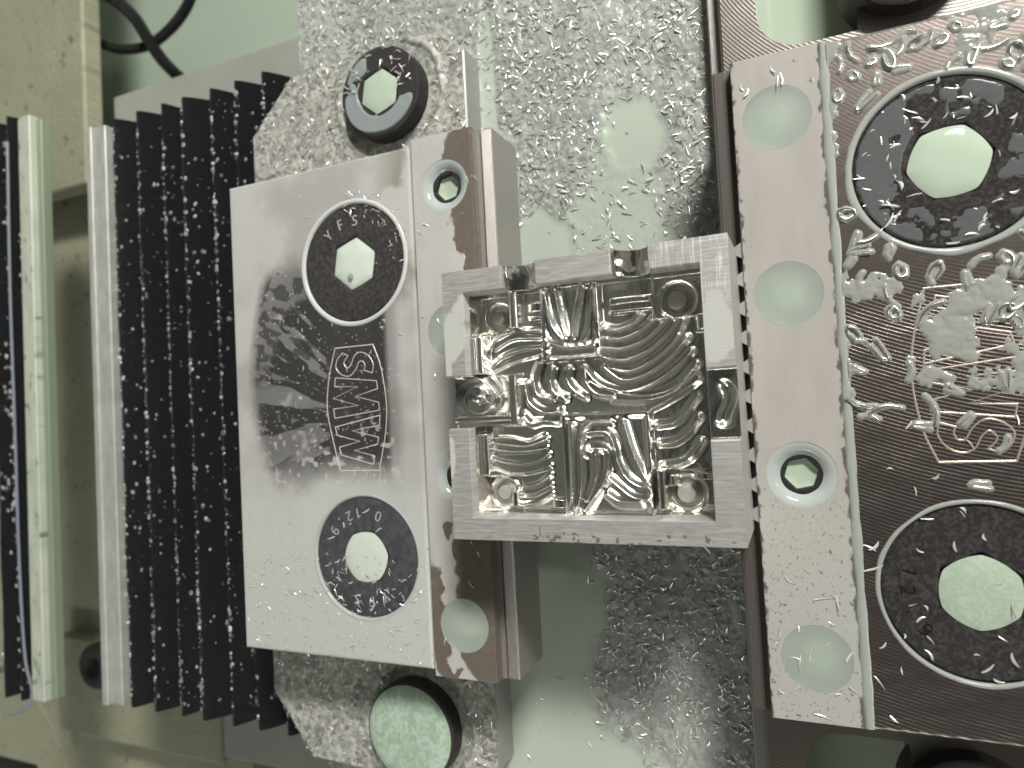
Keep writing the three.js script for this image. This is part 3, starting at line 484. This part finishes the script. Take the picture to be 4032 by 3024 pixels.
  function top(x, z) {
    const p = inR(x, z, 3.5, 37.15, 3.45, 36.05);
    let h = 0;
    if (p > 0) {
      let f = -5.0 + 0.12 * (fbm(x * 0.5, z * 0.5, 211, 3) - 0.5), c = 0;
      ridges.forEach((r, i) => { const [w, a] = i < 13 ? [1.0, 0.95] : i < 17 ? [0.7, 0.6] : i < 23 ? [1.15, 1.05] : [0.78, 0.68], d = segDist(x, z, r); if (d < w) c = Math.max(c, a * cusp(d, w)); });
      f += c;
      const q1 = inR(x, z, 14.2, 23.0, 3.4, 14.15, 0.12), q2 = inR(x, z, 16.55, 29.2, 21.9, 36.05, 0.12);
      if (q1 > 0) { let g = -2.9 - 0.55 * sm(0.5, 1.4, Math.min(x - 14.2, 23 - x, 14.15 - z)), k = 0; for (const r of isl1) k = Math.max(k, 0.8 * cusp(segDist(x, z, r), 1.15)); f = mix(f, g + k - 0.35 * sm(2.5, 0, Math.abs(x - 18.5)) * sm(12, 6, z), q1); }
      if (q2 > 0) { let g = -2.8 - 0.5 * sm(0.3, 1.2, Math.min(x - 16.55, 29.2 - x, z - 21.9)), k = 0; for (const r of isl2) k = Math.max(k, 1.0 * cusp(segDist(x, z, r), 1.3)); f = mix(f, g + k, q2); }
      // corner pads: a sunk rectangle, a ring groove and the stump in its middle
      const pad = (a, b, c2, d, y) => { const t = inR(x, z, a, b, c2, d, 0.12); if (t > 0) f = mix(f, y, t); };
      pad(3.5, 8.6, 3.45, 8.9, -5.7); pad(30.2, 37.2, 3.45, 9.4, -5.6); pad(3.5, 9.2, 30.8, 36.1, -5.7); pad(29.6, 37.2, 30.2, 36.1, -5.7);
      for (const [cx, cz, cr] of posts) { const d = Math.hypot(x - cx, z - cz); if (d < 3.2) f += -0.8 * Math.exp(-(((d - cr - 0.45) / 0.3) ** 2)) + 0.3 * Math.exp(-(((d - cr - 1.2) / 0.25) ** 2)); }
      // blocks left standing beside the notches, bars by the lower corners
      const bar = (a, b, c2, d, y) => { const t = inR(x, z, a, b, c2, d, 0.14); if (t > 0) f = mix(f, y - 0.5 * ((x - (a + b) / 2) / ((b - a) / 2)) ** 2, t); };
      bar(9.3, 10.9, 3.45, 9.0, -2.4); bar(11.6, 14.2, 5.2, 6.6, -4.4); bar(11.6, 14.2, 7.3, 8.0, -4.2); bar(24.2, 30.0, 6.0, 7.0, -3.6); bar(24.0, 30.2, 7.6, 8.2, -4.2);
      bar(29.6, 30.9, 29.9, 35.4, -2.6); bar(31.2, 32.2, 30.6, 32.2, -3.2); bar(34.4, 37.2, 30.3, 31.4, -3.2); bar(14.2, 16.4, 34.0, 35.4, -3.4); bar(8.0, 9.2, 32.8, 35.2, -3.2); bar(3.5, 5.1, 9.6, 15.4, -2.2); bar(35.9, 37.2, 9.4, 11.6, -3.2); bar(3.5, 4.7, 24.2, 30.6, -3.4);
      h = mix(h, f, p);
    }
    const notch = (a, b, c2, d, y, wob) => { const t = inR(x, z, a, b, c2, d, 0.15); if (t > 0) h = mix(h, Math.min(h, y + wob), t); };
    notch(9.75, 14.75, -1, 3.7, -1.6, -0.9 * Math.cos((x - 12.4) * 0.9) * 0.8 + 0.5 * (fbm(x * 0.6, z * 0.6, 221, 2) - 0.5) - 0.25 * z);
    notch(25.85, 30.7, -1, 3.7, -1.7, -0.8 * Math.cos((x - 28.8) * 0.9) + 0.9 * (fbm(x * 0.5, z * 0.5, 223, 2) - 0.5) - 0.25 * z);
    { const t = inR(x, z, -1, 10.2, 15.6, 23.15, 0.14); if (t > 0) { const w2 = fbm(x * 0.35, z * 0.35, 227, 2), d = Math.hypot((x - 3.0 - 0.8 * w2) * 0.85, z - 19.4 + w2), an = Math.atan2(z - 19.4, x - 3.0); let y = -2.6 - 0.5 * sm(0, 3, Math.min(x + 1, 10.2 - x)) + 0.6 * (((d / 1.25 + 0.16 * an + 4) % 1) - 0.5) * sm(22, 21, z) * (0.35 + 0.65 * sm(-0.6, 0.6, Math.cos(an + 0.9))); if (z > 21.6) y = -2.0 - 0.5 * (z - 21.6) + 0.3 * Math.cos(z * 9); if (x > 9.1) y = -2.1; h = mix(h, y, t); } }
    notch(37.0, 42, 16.9, 25.9, -1.4, -1.0 * Math.exp(-(((x - 39.4 - 0.5 * Math.sin(z)) / 0.7) ** 2)) * sm(18, 19.5, z) * sm(24.8, 23.4, z) + 0.1 * fbm(x * 0.4, z * 0.4, 225, 2));
    return h;
  }
  const NX = 520, NZ = 500;
  const H = new Float32Array((NX + 1) * (NZ + 1));
  for (let j = 0; j <= NZ; j++) for (let i = 0; i <= NX; i++) H[j * (NX + 1) + i] = top(W * i / NX, L * j / NZ);
  const hy = (x, z) => { const i = Math.round(clamp((x - OX) / W) * NX), j = Math.round(clamp((z - OZ) / L) * NZ); return TOP + H[j * (NX + 1) + i]; };
  const pocketG = grid(OX, OX + W, OZ, OZ + L, NX, NZ, hy, (x, z) => inPocket(x - OX, z - OZ));
  const rimG = grid(OX, OX + W, OZ, OZ + L, NX, NZ, hy, (x, z) => !inPocket(x - OX, z - OZ));
  // outer sides down to the ledges
  const sides = [];
  const wall = (pts) => { const p = [], uv = [], ix = []; pts.forEach(([x, z], i) => { p.push(x, hy(x, z), z, x, BOT, z); uv.push(i / 60, 1, i / 60, 0); }); for (let i = 0; i + 1 < pts.length; i++) { const a = 2 * i; ix.push(a, a + 1, a + 2, a + 2, a + 1, a + 3); } const g = new THREE.BufferGeometry(); g.setAttribute('position', new THREE.Float32BufferAttribute(p, 3)); g.setAttribute('uv', new THREE.Float32BufferAttribute(uv, 2)); g.setIndex(ix); g.computeVertexNormals(); return g; };
  const line = (n, f) => Array.from({ length: n + 1 }, (_, i) => f(i / n));
  sides.push(wall(line(NX, (t) => [OX + W * t, OZ + L])), wall(line(NX, (t) => [OX + W * (1 - t), OZ])), wall(line(NZ, (t) => [OX + W, OZ + L * (1 - t)])), wall(line(NZ, (t) => [OX, OZ + L * t])));
  const brush = tex(1024, 1024, (u, v) => { const a = fbm(u * 30, v * 500, 231, 2), b = fbm(u * 500, v * 30, 233, 2), zone = sm(0.52, 0.6, fbm(u * 4, v * 4, 235, 3)); return 0.5 * a + 0.5 * (zone ? Math.max(a, b * zone) : a); });
  const filmOn = (u, v) => { const x = u * W, z = v * L, e = fbm(x * 0.45, z * 0.45, 241, 4) - 0.5; const q = (cx, cz, rx, rz) => sm(1.06, 0.94, Math.hypot((x - cx) / rx, (z - cz) / rz) + 0.9 * e); return Math.max(q(39.2, 11.5, 2.3, 5), q(1.2, 9.5, 2.2, 4), q(2.8, 5.6, 1.6, 2), q(0.2, 14, 0.8, 3), q(0.3, 27, 0.6, 3)); };
  const rimM = std({ map: tex(512, 512, (u, v) => { const k = fbm(u * 30, v * 160, 251, 3), f = filmOn(u, v), s = fbm(u * 60, v * 60, 255, 3); let c = mix3(mix3([0.36, 0.35, 0.33], [0.56, 0.545, 0.52], k), [0.72, 0.70, 0.67], sm(0.60, 0.72, fbm(u * 9, v * 330, 253, 2)) * 0.45 + sm(0.62, 0.72, fbm(u * 300, v * 12, 257, 2)) * 0.8 * sm(0.62, 0.75, u) * sm(0.4, 0.1, v)); if (v > 0.965 && u > 0.3 && s > 0.62) c = mix3(c, [0.22, 0.19, 0.17], sm(0.62, 0.75, s)); return mix3(c, [0.46, 0.46, 0.425], f); }, true), metalnessMap: tex(256, 256, (u, v) => [0, 0.5, 0.5 * (1 - filmOn(u, v))]), metalness: 1, roughnessMap: tex(256, 256, (u, v) => [0, mix(0.46, 0.25, filmOn(u, v)), 0]), roughness: 1, bumpMap: brush, bumpScale: 0.00002 });
  const fine = tex(512, 512, (u, v) => 0.6 * fbm(u * 120, v * 120, 261, 3) + 0.4 * hash(Math.floor(u * 512), Math.floor(v * 512), 7), false);
  const pocketM = std({ color: rgb(0.90, 0.88, 0.83), metalness: 1, roughness: 0.21, bumpMap: fine, bumpScale: 0.000025 });
  part('stock_block', mm(rimG), rimM, w, 'brushed rim of the raw block');
  part('block_side', mm(mergeGeometries(sides)), std({ color: rgb(0.52, 0.505, 0.475), metalness: 0.5, roughness: 0.42, bumpMap: rep(grain, 1, 4), bumpScale: 0.00005 }), w);
  part('milled_pocket', mm(pocketG), pocketM, w, 'bright milled pocket with curved scallop marks');
  posts.forEach(([x, z, r]) => part('corner_post', mm(new THREE.LatheGeometry([[0, 0], [r - 0.1, 0], [r, -0.12], [r, -2.5]].map(([a, b]) => new THREE.Vector2(a, b)).reverse(), 32).translate(OX + x, TOP - 4.9, OZ + z)), std({ color: rgb(0.38, 0.37, 0.34), metalness: 0.5, roughness: 0.55, bumpMap: rep(grain, 0.5), bumpScale: 0.00006 }), w, 'matt grey round stump in a corner of the pocket'));
  part('edge_mark', mm(new THREE.BoxGeometry(0.1, 0.03, 1.3).translate(OX + 13.6, TOP + 0.01, OZ + 37.9)), std({ color: rgb(0.05, 0.04, 0.04), roughness: 0.5 }), w, 'short dark scribed line near the lower edge');
}

// ---------------------------------------------------------------- bellows
function bellows(label, xs, z0, z1, plateX, yTop, skirt, extra) {
  const o = thing('bellows_cover', label, 'bellows', [(xs[0] + xs[xs.length - 1]) / 2, -37, (z0 + z1) / 2]);
  for (let i = 0; i + 1 < xs.length; i++) {
    const a = xs[i], b = xs[i + 1] + 0.3, ext = 0.9;
    const n = 14, m = 120, p = [], uv = [], ix = [];                      // each fold falls from its left crest to the next
    const prof = (t) => t < 0.12 ? -0.9 * ((0.12 - t) / 0.12) ** 2 : -5 * (t - 0.12) ** 1.2;
    for (let j = 0; j <= m; j++) for (let k = 0; k <= n; k++) { const t = k / n, v = j / m, y = prof(t), z = mix(z0 + 2.2 * -y / 5, z1 + 2.2 * y / 5, v); p.push(mix(a, b, t) + 0.9 * (fbm(v * 7, i * 3.1, 273, 2) - 0.5), yTop + y + 0.5 * (fbm(v * 14, i + t, 271, 3) - 0.5), z); uv.push(t * 0.3, v * 4); }
    for (let j = 0; j < m; j++) for (let k = 0; k < n; k++) { const q = j * (n + 1) + k, w = q + n + 1; ix.push(q, w, q + 1, q + 1, w, w + 1); }
    const base = p.length / 3;                                             // the ends and the left face of the fold
    for (let k = 0; k <= n; k++) for (const j of [0, m]) { const q = 3 * (j * (n + 1) + k); p.push(p[q], p[q + 1], p[q + 2], p[q], skirt, p[q + 2]); uv.push(k / n, 0, k / n, 1); }
    for (let k = 0; k < n; k++) for (let e = 0; e < 2; e++) { const q = base + k * 4 + e * 2; ix.push(q, q + 4, q + 1, q + 1, q + 4, q + 5); }
    const b2 = p.length / 3; for (let j = 0; j <= m; j++) { const q = 3 * j * (n + 1); p.push(p[q], p[q + 1], p[q + 2], p[q] + 0.6, skirt + 1, p[q + 2]); uv.push(0, j, 1, j); }
    for (let j = 0; j < m; j++) { const q = b2 + 2 * j; ix.push(q, q + 1, q + 2, q + 2, q + 1, q + 3); }
    const g = new THREE.BufferGeometry(); g.setAttribute('position', new THREE.Float32BufferAttribute(p, 3)); g.setAttribute('uv', new THREE.Float32BufferAttribute(uv, 2)); g.setIndex(ix); g.computeVertexNormals();
    part('bellows_fold', mm(g), rubberM, o);
  }
  extra(o); return o;
}
const plateM = std({ map: tex(64, 1024, (u, v) => { const n = fbm(u * 3, v * 40, 281, 4); return mix3([0.36, 0.36, 0.33], [0.56, 0.56, 0.52], n); }, true), metalness: 0.35, roughness: 0.4 });
const plate2M = std({ map: tex(64, 1024, (u, v) => { const n = fbm(u * 3, v * 26, 285, 4), k = fbm(u * 5, v * 60, 287, 3); let c = mix3([0.38, 0.42, 0.33], [0.56, 0.59, 0.49], n); if (k > 0.66) c = mix3(c, [0.16, 0.22, 0.13], sm(0.66, 0.8, k)); return c; }, true), metalness: 0.1, roughness: 0.4 });
const bx = [-163.9, -155.1, -145.8, -139.2, -129, -121.4, -112.7, -104.5];
bellows('black ribbed rubber bellows between the end plate and the moving jaw', bx, -82.4, 71.6, -165, -0.2, -36, (o) => {
  part('end_plate', mm(flatUV(box(-168.3, -163.8, -36.5, 1.6, -80.4, 70.6, 0.5), -168, -163, -80, 70)), plateM, o, 'grey metal end plate with bright edge');
  part('plate_lip', mm(flatUV(box(-170.4, -168.2, -36.5, 2.4, -80.6, 70.8, 0.5), -170, -168, -80, 70)), plateM, o);
});
bellows('black meshed bellows of the next vise at the left edge', [-214, -206.6, -199.2], -92, 74.5, -195, 1.0, -6.5, (o) => {
  part('end_plate', mm(flatUV(box(-198.6, -193.4, -0.4, 2.4, -89.4, 73, 0.5), -199, -193, -89, 73)), plate2M, o, 'pale green stained end plate');
  part('plate_lip', mm(flatUV(box(-193.4, -191.2, -2.2, 0.6, -88.4, 72.6, 0.4), -193, -190, -89, 73)), std({ color: rgb(0.24, 0.29, 0.20), roughness: 0.35, metalness: 0.2 }), o);
  const c = new THREE.CatmullRomCurve3([[-204.5, 1.6, -84], [-204.4, 1.9, -40], [-204, 1.8, 0], [-203.4, 1.8, 40], [-202, 1.6, 64], [-200.4, 1.2, 71], [-203, 1, 76], [-212, 1, 79]].map((q) => new THREE.Vector3(...q)));
  part('edge_cord', mm(new THREE.TubeGeometry(c, 90, 0.4, 8)), std({ color: rgb(0.20, 0.23, 0.27), roughness: 0.35 }), o, 'pale blue cord along the bellows');
});

// ---------------------------------------------------------------- chips and droplets
function chipGeo(len, wid, curl, twist, seed) {
  const r = rng(seed), n = 6, p = [], ix = [];
  for (let i = 0; i <= n; i++) { const t = i / n - 0.5, a = curl * t, rr = len / Math.max(0.2, Math.abs(curl)), x = Math.sin(a) * rr, z = (1 - Math.cos(a)) * rr * Math.sign(curl || 1), w = wid * (0.55 + 0.45 * Math.cos(t * 2.6)) / 2, tw = twist * t; p.push(x - w * Math.sin(a), 0.12 * wid + w * Math.sin(tw), z - w * Math.cos(tw), x, 0.34 * wid + 0.1 * r() * wid, z, x + w * Math.sin(a), 0.12 * wid - w * Math.sin(tw), z + w * Math.cos(tw)); }
  for (let i = 0; i < n; i++) for (let k = 0; k < 2; k++) { const a = 3 * i + k, b = a + 3; ix.push(a, a + 1, b, a + 1, b + 1, b); }
  const g = new THREE.BufferGeometry(); g.setAttribute('position', new THREE.Float32BufferAttribute(p, 3)); g.setIndex(ix); g.computeVertexNormals(); return mm(g);
}
const chipKinds = [chipGeo(1.7, 0.24, 0.6, 0.8, 1), chipGeo(1.25, 0.27, 1.0, 0.4, 2), chipGeo(2.0, 0.2, 0.35, 1.6, 3), chipGeo(0.9, 0.3, 1.5, 0.2, 4)];
const dummy = new THREE.Object3D();
function scatter(name, label, parent, n, place, seed, tone = [0.45, 1]) {
  const r = rng(seed), sets = [[], [], [], []];
  for (let k = 0; k < n; k++) { const q = place(r); if (!q) continue; sets[Math.floor(r() * 4)].push([q, r() * 6.283, (r() - 0.5) * 0.7, (r() - 0.5) * 0.7, 0.65 + 0.7 * r(), mix(tone[0], tone[1], r())]); }
  sets.forEach((s, i) => {
    if (!s.length) return;
    const im = new THREE.InstancedMesh(chipKinds[i], chipM, s.length); im.name = name;
    s.forEach(([q, a, b, c, sc, t], k) => { dummy.position.set(q[0] * M, q[1] * M, q[2] * M).sub(parent ? parent.position : new THREE.Vector3()); dummy.rotation.set(b, a, c); dummy.scale.setScalar(sc * (q[3] ?? 1)); dummy.updateMatrix(); im.setMatrixAt(k, dummy.matrix); im.setColorAt(k, rgb(t, t * 0.985, t * 0.94)); });
    im.castShadow = im.receiveShadow = true; im.userData = { kind: 'stuff', label }; (parent ?? scene).add(im);
    if (!parent) { im.name = numbered(name); im.userData.category = 'chips'; }
  });
}
scatter('metal_chips', 'fine aluminium chips matted over the bed of the vise', null, 21000, (r) => {
  const x = -99.5 + 89 * r(), z = -112 + 204 * r();
  if (x > -108 && x < -56.5 && z > -74 && z < 71) return null;
  const k = bedPool(x, z); if (r() < k * 0.985) return null;
  if (x > -47 && x < -9 && z > -18 && z < 15) return null;
  return [x, 0.3 + 0.5 * r(), z, 0.95];
}, 301);
scatter('metal_chips', 'fine aluminium chips strewn over the carriage of the moving jaw', null, 5200, (r) => {
  const x = -108 + 52 * r(), z = -74 + 145 * r();
  if (x > -102 && z > -47 && z < 44) return null;
  if (x < -97 && (z < -74.5 + (-97.5 - x) * 1.0 + 0.6 || z > 71 - (-99 - x) * 1.28)) return null;
  if (x > -61 && z < -75 + (x + 61) + 0.5) return null;
  if (inRing(x, z) < 10.4) return null;
  return [x, 6.75 + 0.5 * r(), z, 0.85];
}, 303);
scatter('metal_chips', 'small bright chips lying on the two jaw plates and screws', null, 430, (r) => {
  const q = r();
  if (q < 0.42) { const x = -101 + 40 * r(), z = 25 + 18 * r(); return [x, 21.06, z, 0.8]; }
  if (q < 0.58) { const a = 6.28 * r(), d = 5.5 + 5.5 * r(), z = 25.1 + d * Math.sin(a); return z > 26 || r() < 0.3 ? [-73.2 + d * Math.cos(a), 20.95, z, 0.75] : null; }
  if (q < 0.72) { const a = -1.7 + 1.9 * r(), d = 8 + 5.5 * r(); return [-73.15 + d * Math.cos(a), 21.05, -28 + d * Math.sin(a), 0.6]; }
  if (q < 0.8) return [-100 + 39 * r(), 21.06, -46 + 80 * r(), 0.6];
  if (q < 0.88) { const a = 6.28 * r(), d = 4.8 + 4 * r(); return [-72.8 + d * Math.cos(a), 10.6, -64.1 + d * Math.sin(a) * (r() < 0.8 ? -Math.sign(Math.sin(a)) : 1), 0.85]; }
  if (q < 0.95) return [-6 + 10.5 * r(), 21.1, r() < 0.4 ? -47.5 + 5 * r() : 22 + 22 * r(), 1.1];
  return [-59.5 + 11 * r(), 21.1, -46 + 90 * r(), 0.7];
}, 305, [0.8, 1]);
scatter('metal_chips', 'sparse chips on the right jaw below the film', null, 55, (r) => { const x = 7 + 30 * r(), z = 2 + 42 * r(); return [x, 21.1, z, 0.7 + 0.8 * r()]; }, 307, [0.6, 1]);
scatter('metal_chips', 'bright chips lying wet on the large screw heads of the right jaw', null, 80, (r) => { const i = r() < 0.86 ? 0 : 1, a = 6.28 * r(), d = 5.3 + 5.4 * r(); const x = RS[i][0] + d * Math.cos(a), z = RS[i][1] + d * Math.sin(a); if (i === 0 && x > 24 && r() < 0.5) return null; return [x, 20.9, z, 0.6 + 0.7 * r()]; }, 309, [0.7, 1]);
// droplets and specks on the bellows
{
  const r = rng(401), n = 2700, g = new THREE.SphereGeometry(0.42 * M, 8, 6); const im = new THREE.InstancedMesh(g, phy({ color: rgb(0.62, 0.63, 0.62), roughness: 0.15, metalness: 0.35 }), n); im.name = 'coolant_droplets';
  for (let k = 0; k < n; k++) {
    const i = Math.floor(r() * 7), a = bx[i], b = bx[i + 1], t = r() < 0.55 ? 0.04 + 0.12 * r() : r(), z = mix(-80, 69, r() < 0.3 ? (i === 5 ? 0.35 + 0.25 * r() : r()) : r()), y = t < 0.12 ? -0.9 * ((0.12 - t) / 0.12) ** 2 : -5 * (t - 0.12) ** 1.2;
    const s = (0.3 + 0.9 * r() ** 3); dummy.position.set(mix(a, b, t) * M, (-0.2 + y) * M, z * M); dummy.rotation.set(0, 6.28 * r(), 0); dummy.scale.set(s * (0.8 + 0.6 * r()), s * 0.6, s * (0.8 + 0.9 * r())); dummy.updateMatrix(); im.setMatrixAt(k, dummy.matrix); const c = 0.3 + 0.7 * r() ** 1.4; im.setColorAt(k, rgb(c, c, c));
  }
  im.userData = { kind: 'stuff', label: 'small bright droplets and specks on the black bellows', category: 'droplets' }; im.castShadow = true; scene.add(im);
  const n2 = 1100, im2 = new THREE.InstancedMesh(g, im.material, n2); im2.name = 'coolant_droplets_001';
  for (let k = 0; k < n2; k++) { const x = -214 + 15 * r(), z = -88 + 160 * r(), s = 0.5 + 1.1 * r() ** 2; dummy.position.set(x * M, (1.0 - 3.5 * (((x + 214) / 7.4) % 1)) * M, z * M); dummy.rotation.set(0, 0.4, 0); dummy.scale.set(s, s * 0.5, s * 1.5); dummy.updateMatrix(); im2.setMatrixAt(k, dummy.matrix); const c = 0.4 + 0.6 * r(); im2.setColorAt(k, rgb(c, c, c)); }
  im2.userData = { kind: 'stuff', label: 'droplets caught in the mesh of the bellows at the left edge', category: 'droplets' }; scene.add(im2);
}
// larger curled chips lying one by one in the coolant of the fixed jaw
function curlGeo(k) {
  const n = 18, ctl = CURL[k];
  const pts = new THREE.CatmullRomCurve3(ctl.map(([x, z], i) => new THREE.Vector3(x, 0.12 + 0.05 * i, z)), false, 'centripetal').getPoints(n).map((v) => [v.x, v.y, v.z]);
  const p = [], ix = [];
  pts.forEach(([x, y, z], i) => { const q = pts[Math.min(n, i + 1)], o = pts[Math.max(0, i - 1)], dx = q[0] - o[0], dz = q[2] - o[2], l = Math.hypot(dx, dz) || 1, w = 0.2 * (0.3 + 0.65 * Math.sin(Math.PI * (0.1 + 0.8 * i / n))), nx = -dz / l * w, nz = dx / l * w; p.push(x + nx, y - 0.1, z + nz, x, y + 0.1, z, x - nx, y - 0.06, z - nz); });
  for (let i = 0; i < n; i++) for (let q = 0; q < 2; q++) { const a = 3 * i + q, b = a + 3; ix.push(a, a + 1, b, a + 1, b + 1, b); }
  const g = new THREE.BufferGeometry(); g.setAttribute('position', new THREE.Float32BufferAttribute(p, 3)); g.setIndex(ix); g.computeVertexNormals(); return mm(g);
}
{
  const protos = [0, 1, 2, 3].map((k) => { const m = new THREE.Mesh(curlGeo(k), std({ color: rgb(0.66, 0.65, 0.6), metalness: 0.9, roughness: 0.25 })); m.castShadow = m.receiveShadow = true; return m; });
  const r = rng(501);
  for (const c of curls) {
    const m = protos[c.k].clone(); m.name = numbered('curled_chip'); m.position.set(c.x * M, 21.12 * M, c.z * M); m.rotation.set((r() - 0.5) * 0.3, c.a, (r() - 0.5) * 0.3); m.scale.setScalar(c.s);
    m.userData = { label: `${['looped', 'long bent', 'folded', 'tightly coiled'][c.k]} aluminium chip ${c.z < -40 ? 'in the film above the upper screw of the right jaw' : c.x < 10 ? 'along the pale seam of the right jaw' : c.z < -15 ? 'beside the upper screw of the right jaw' : c.z < 6 ? 'in the grey coolant between the two right screws' : 'on bare brown steel above the lower right screw'}`, category: 'metal chip', group: 'curled chips on the right jaw' }; scene.add(m);
  }
}
scene.traverse((o) => { if (o.isMesh) { o.castShadow = true; o.receiveShadow = true; } });
renderer.render(scene, camera);
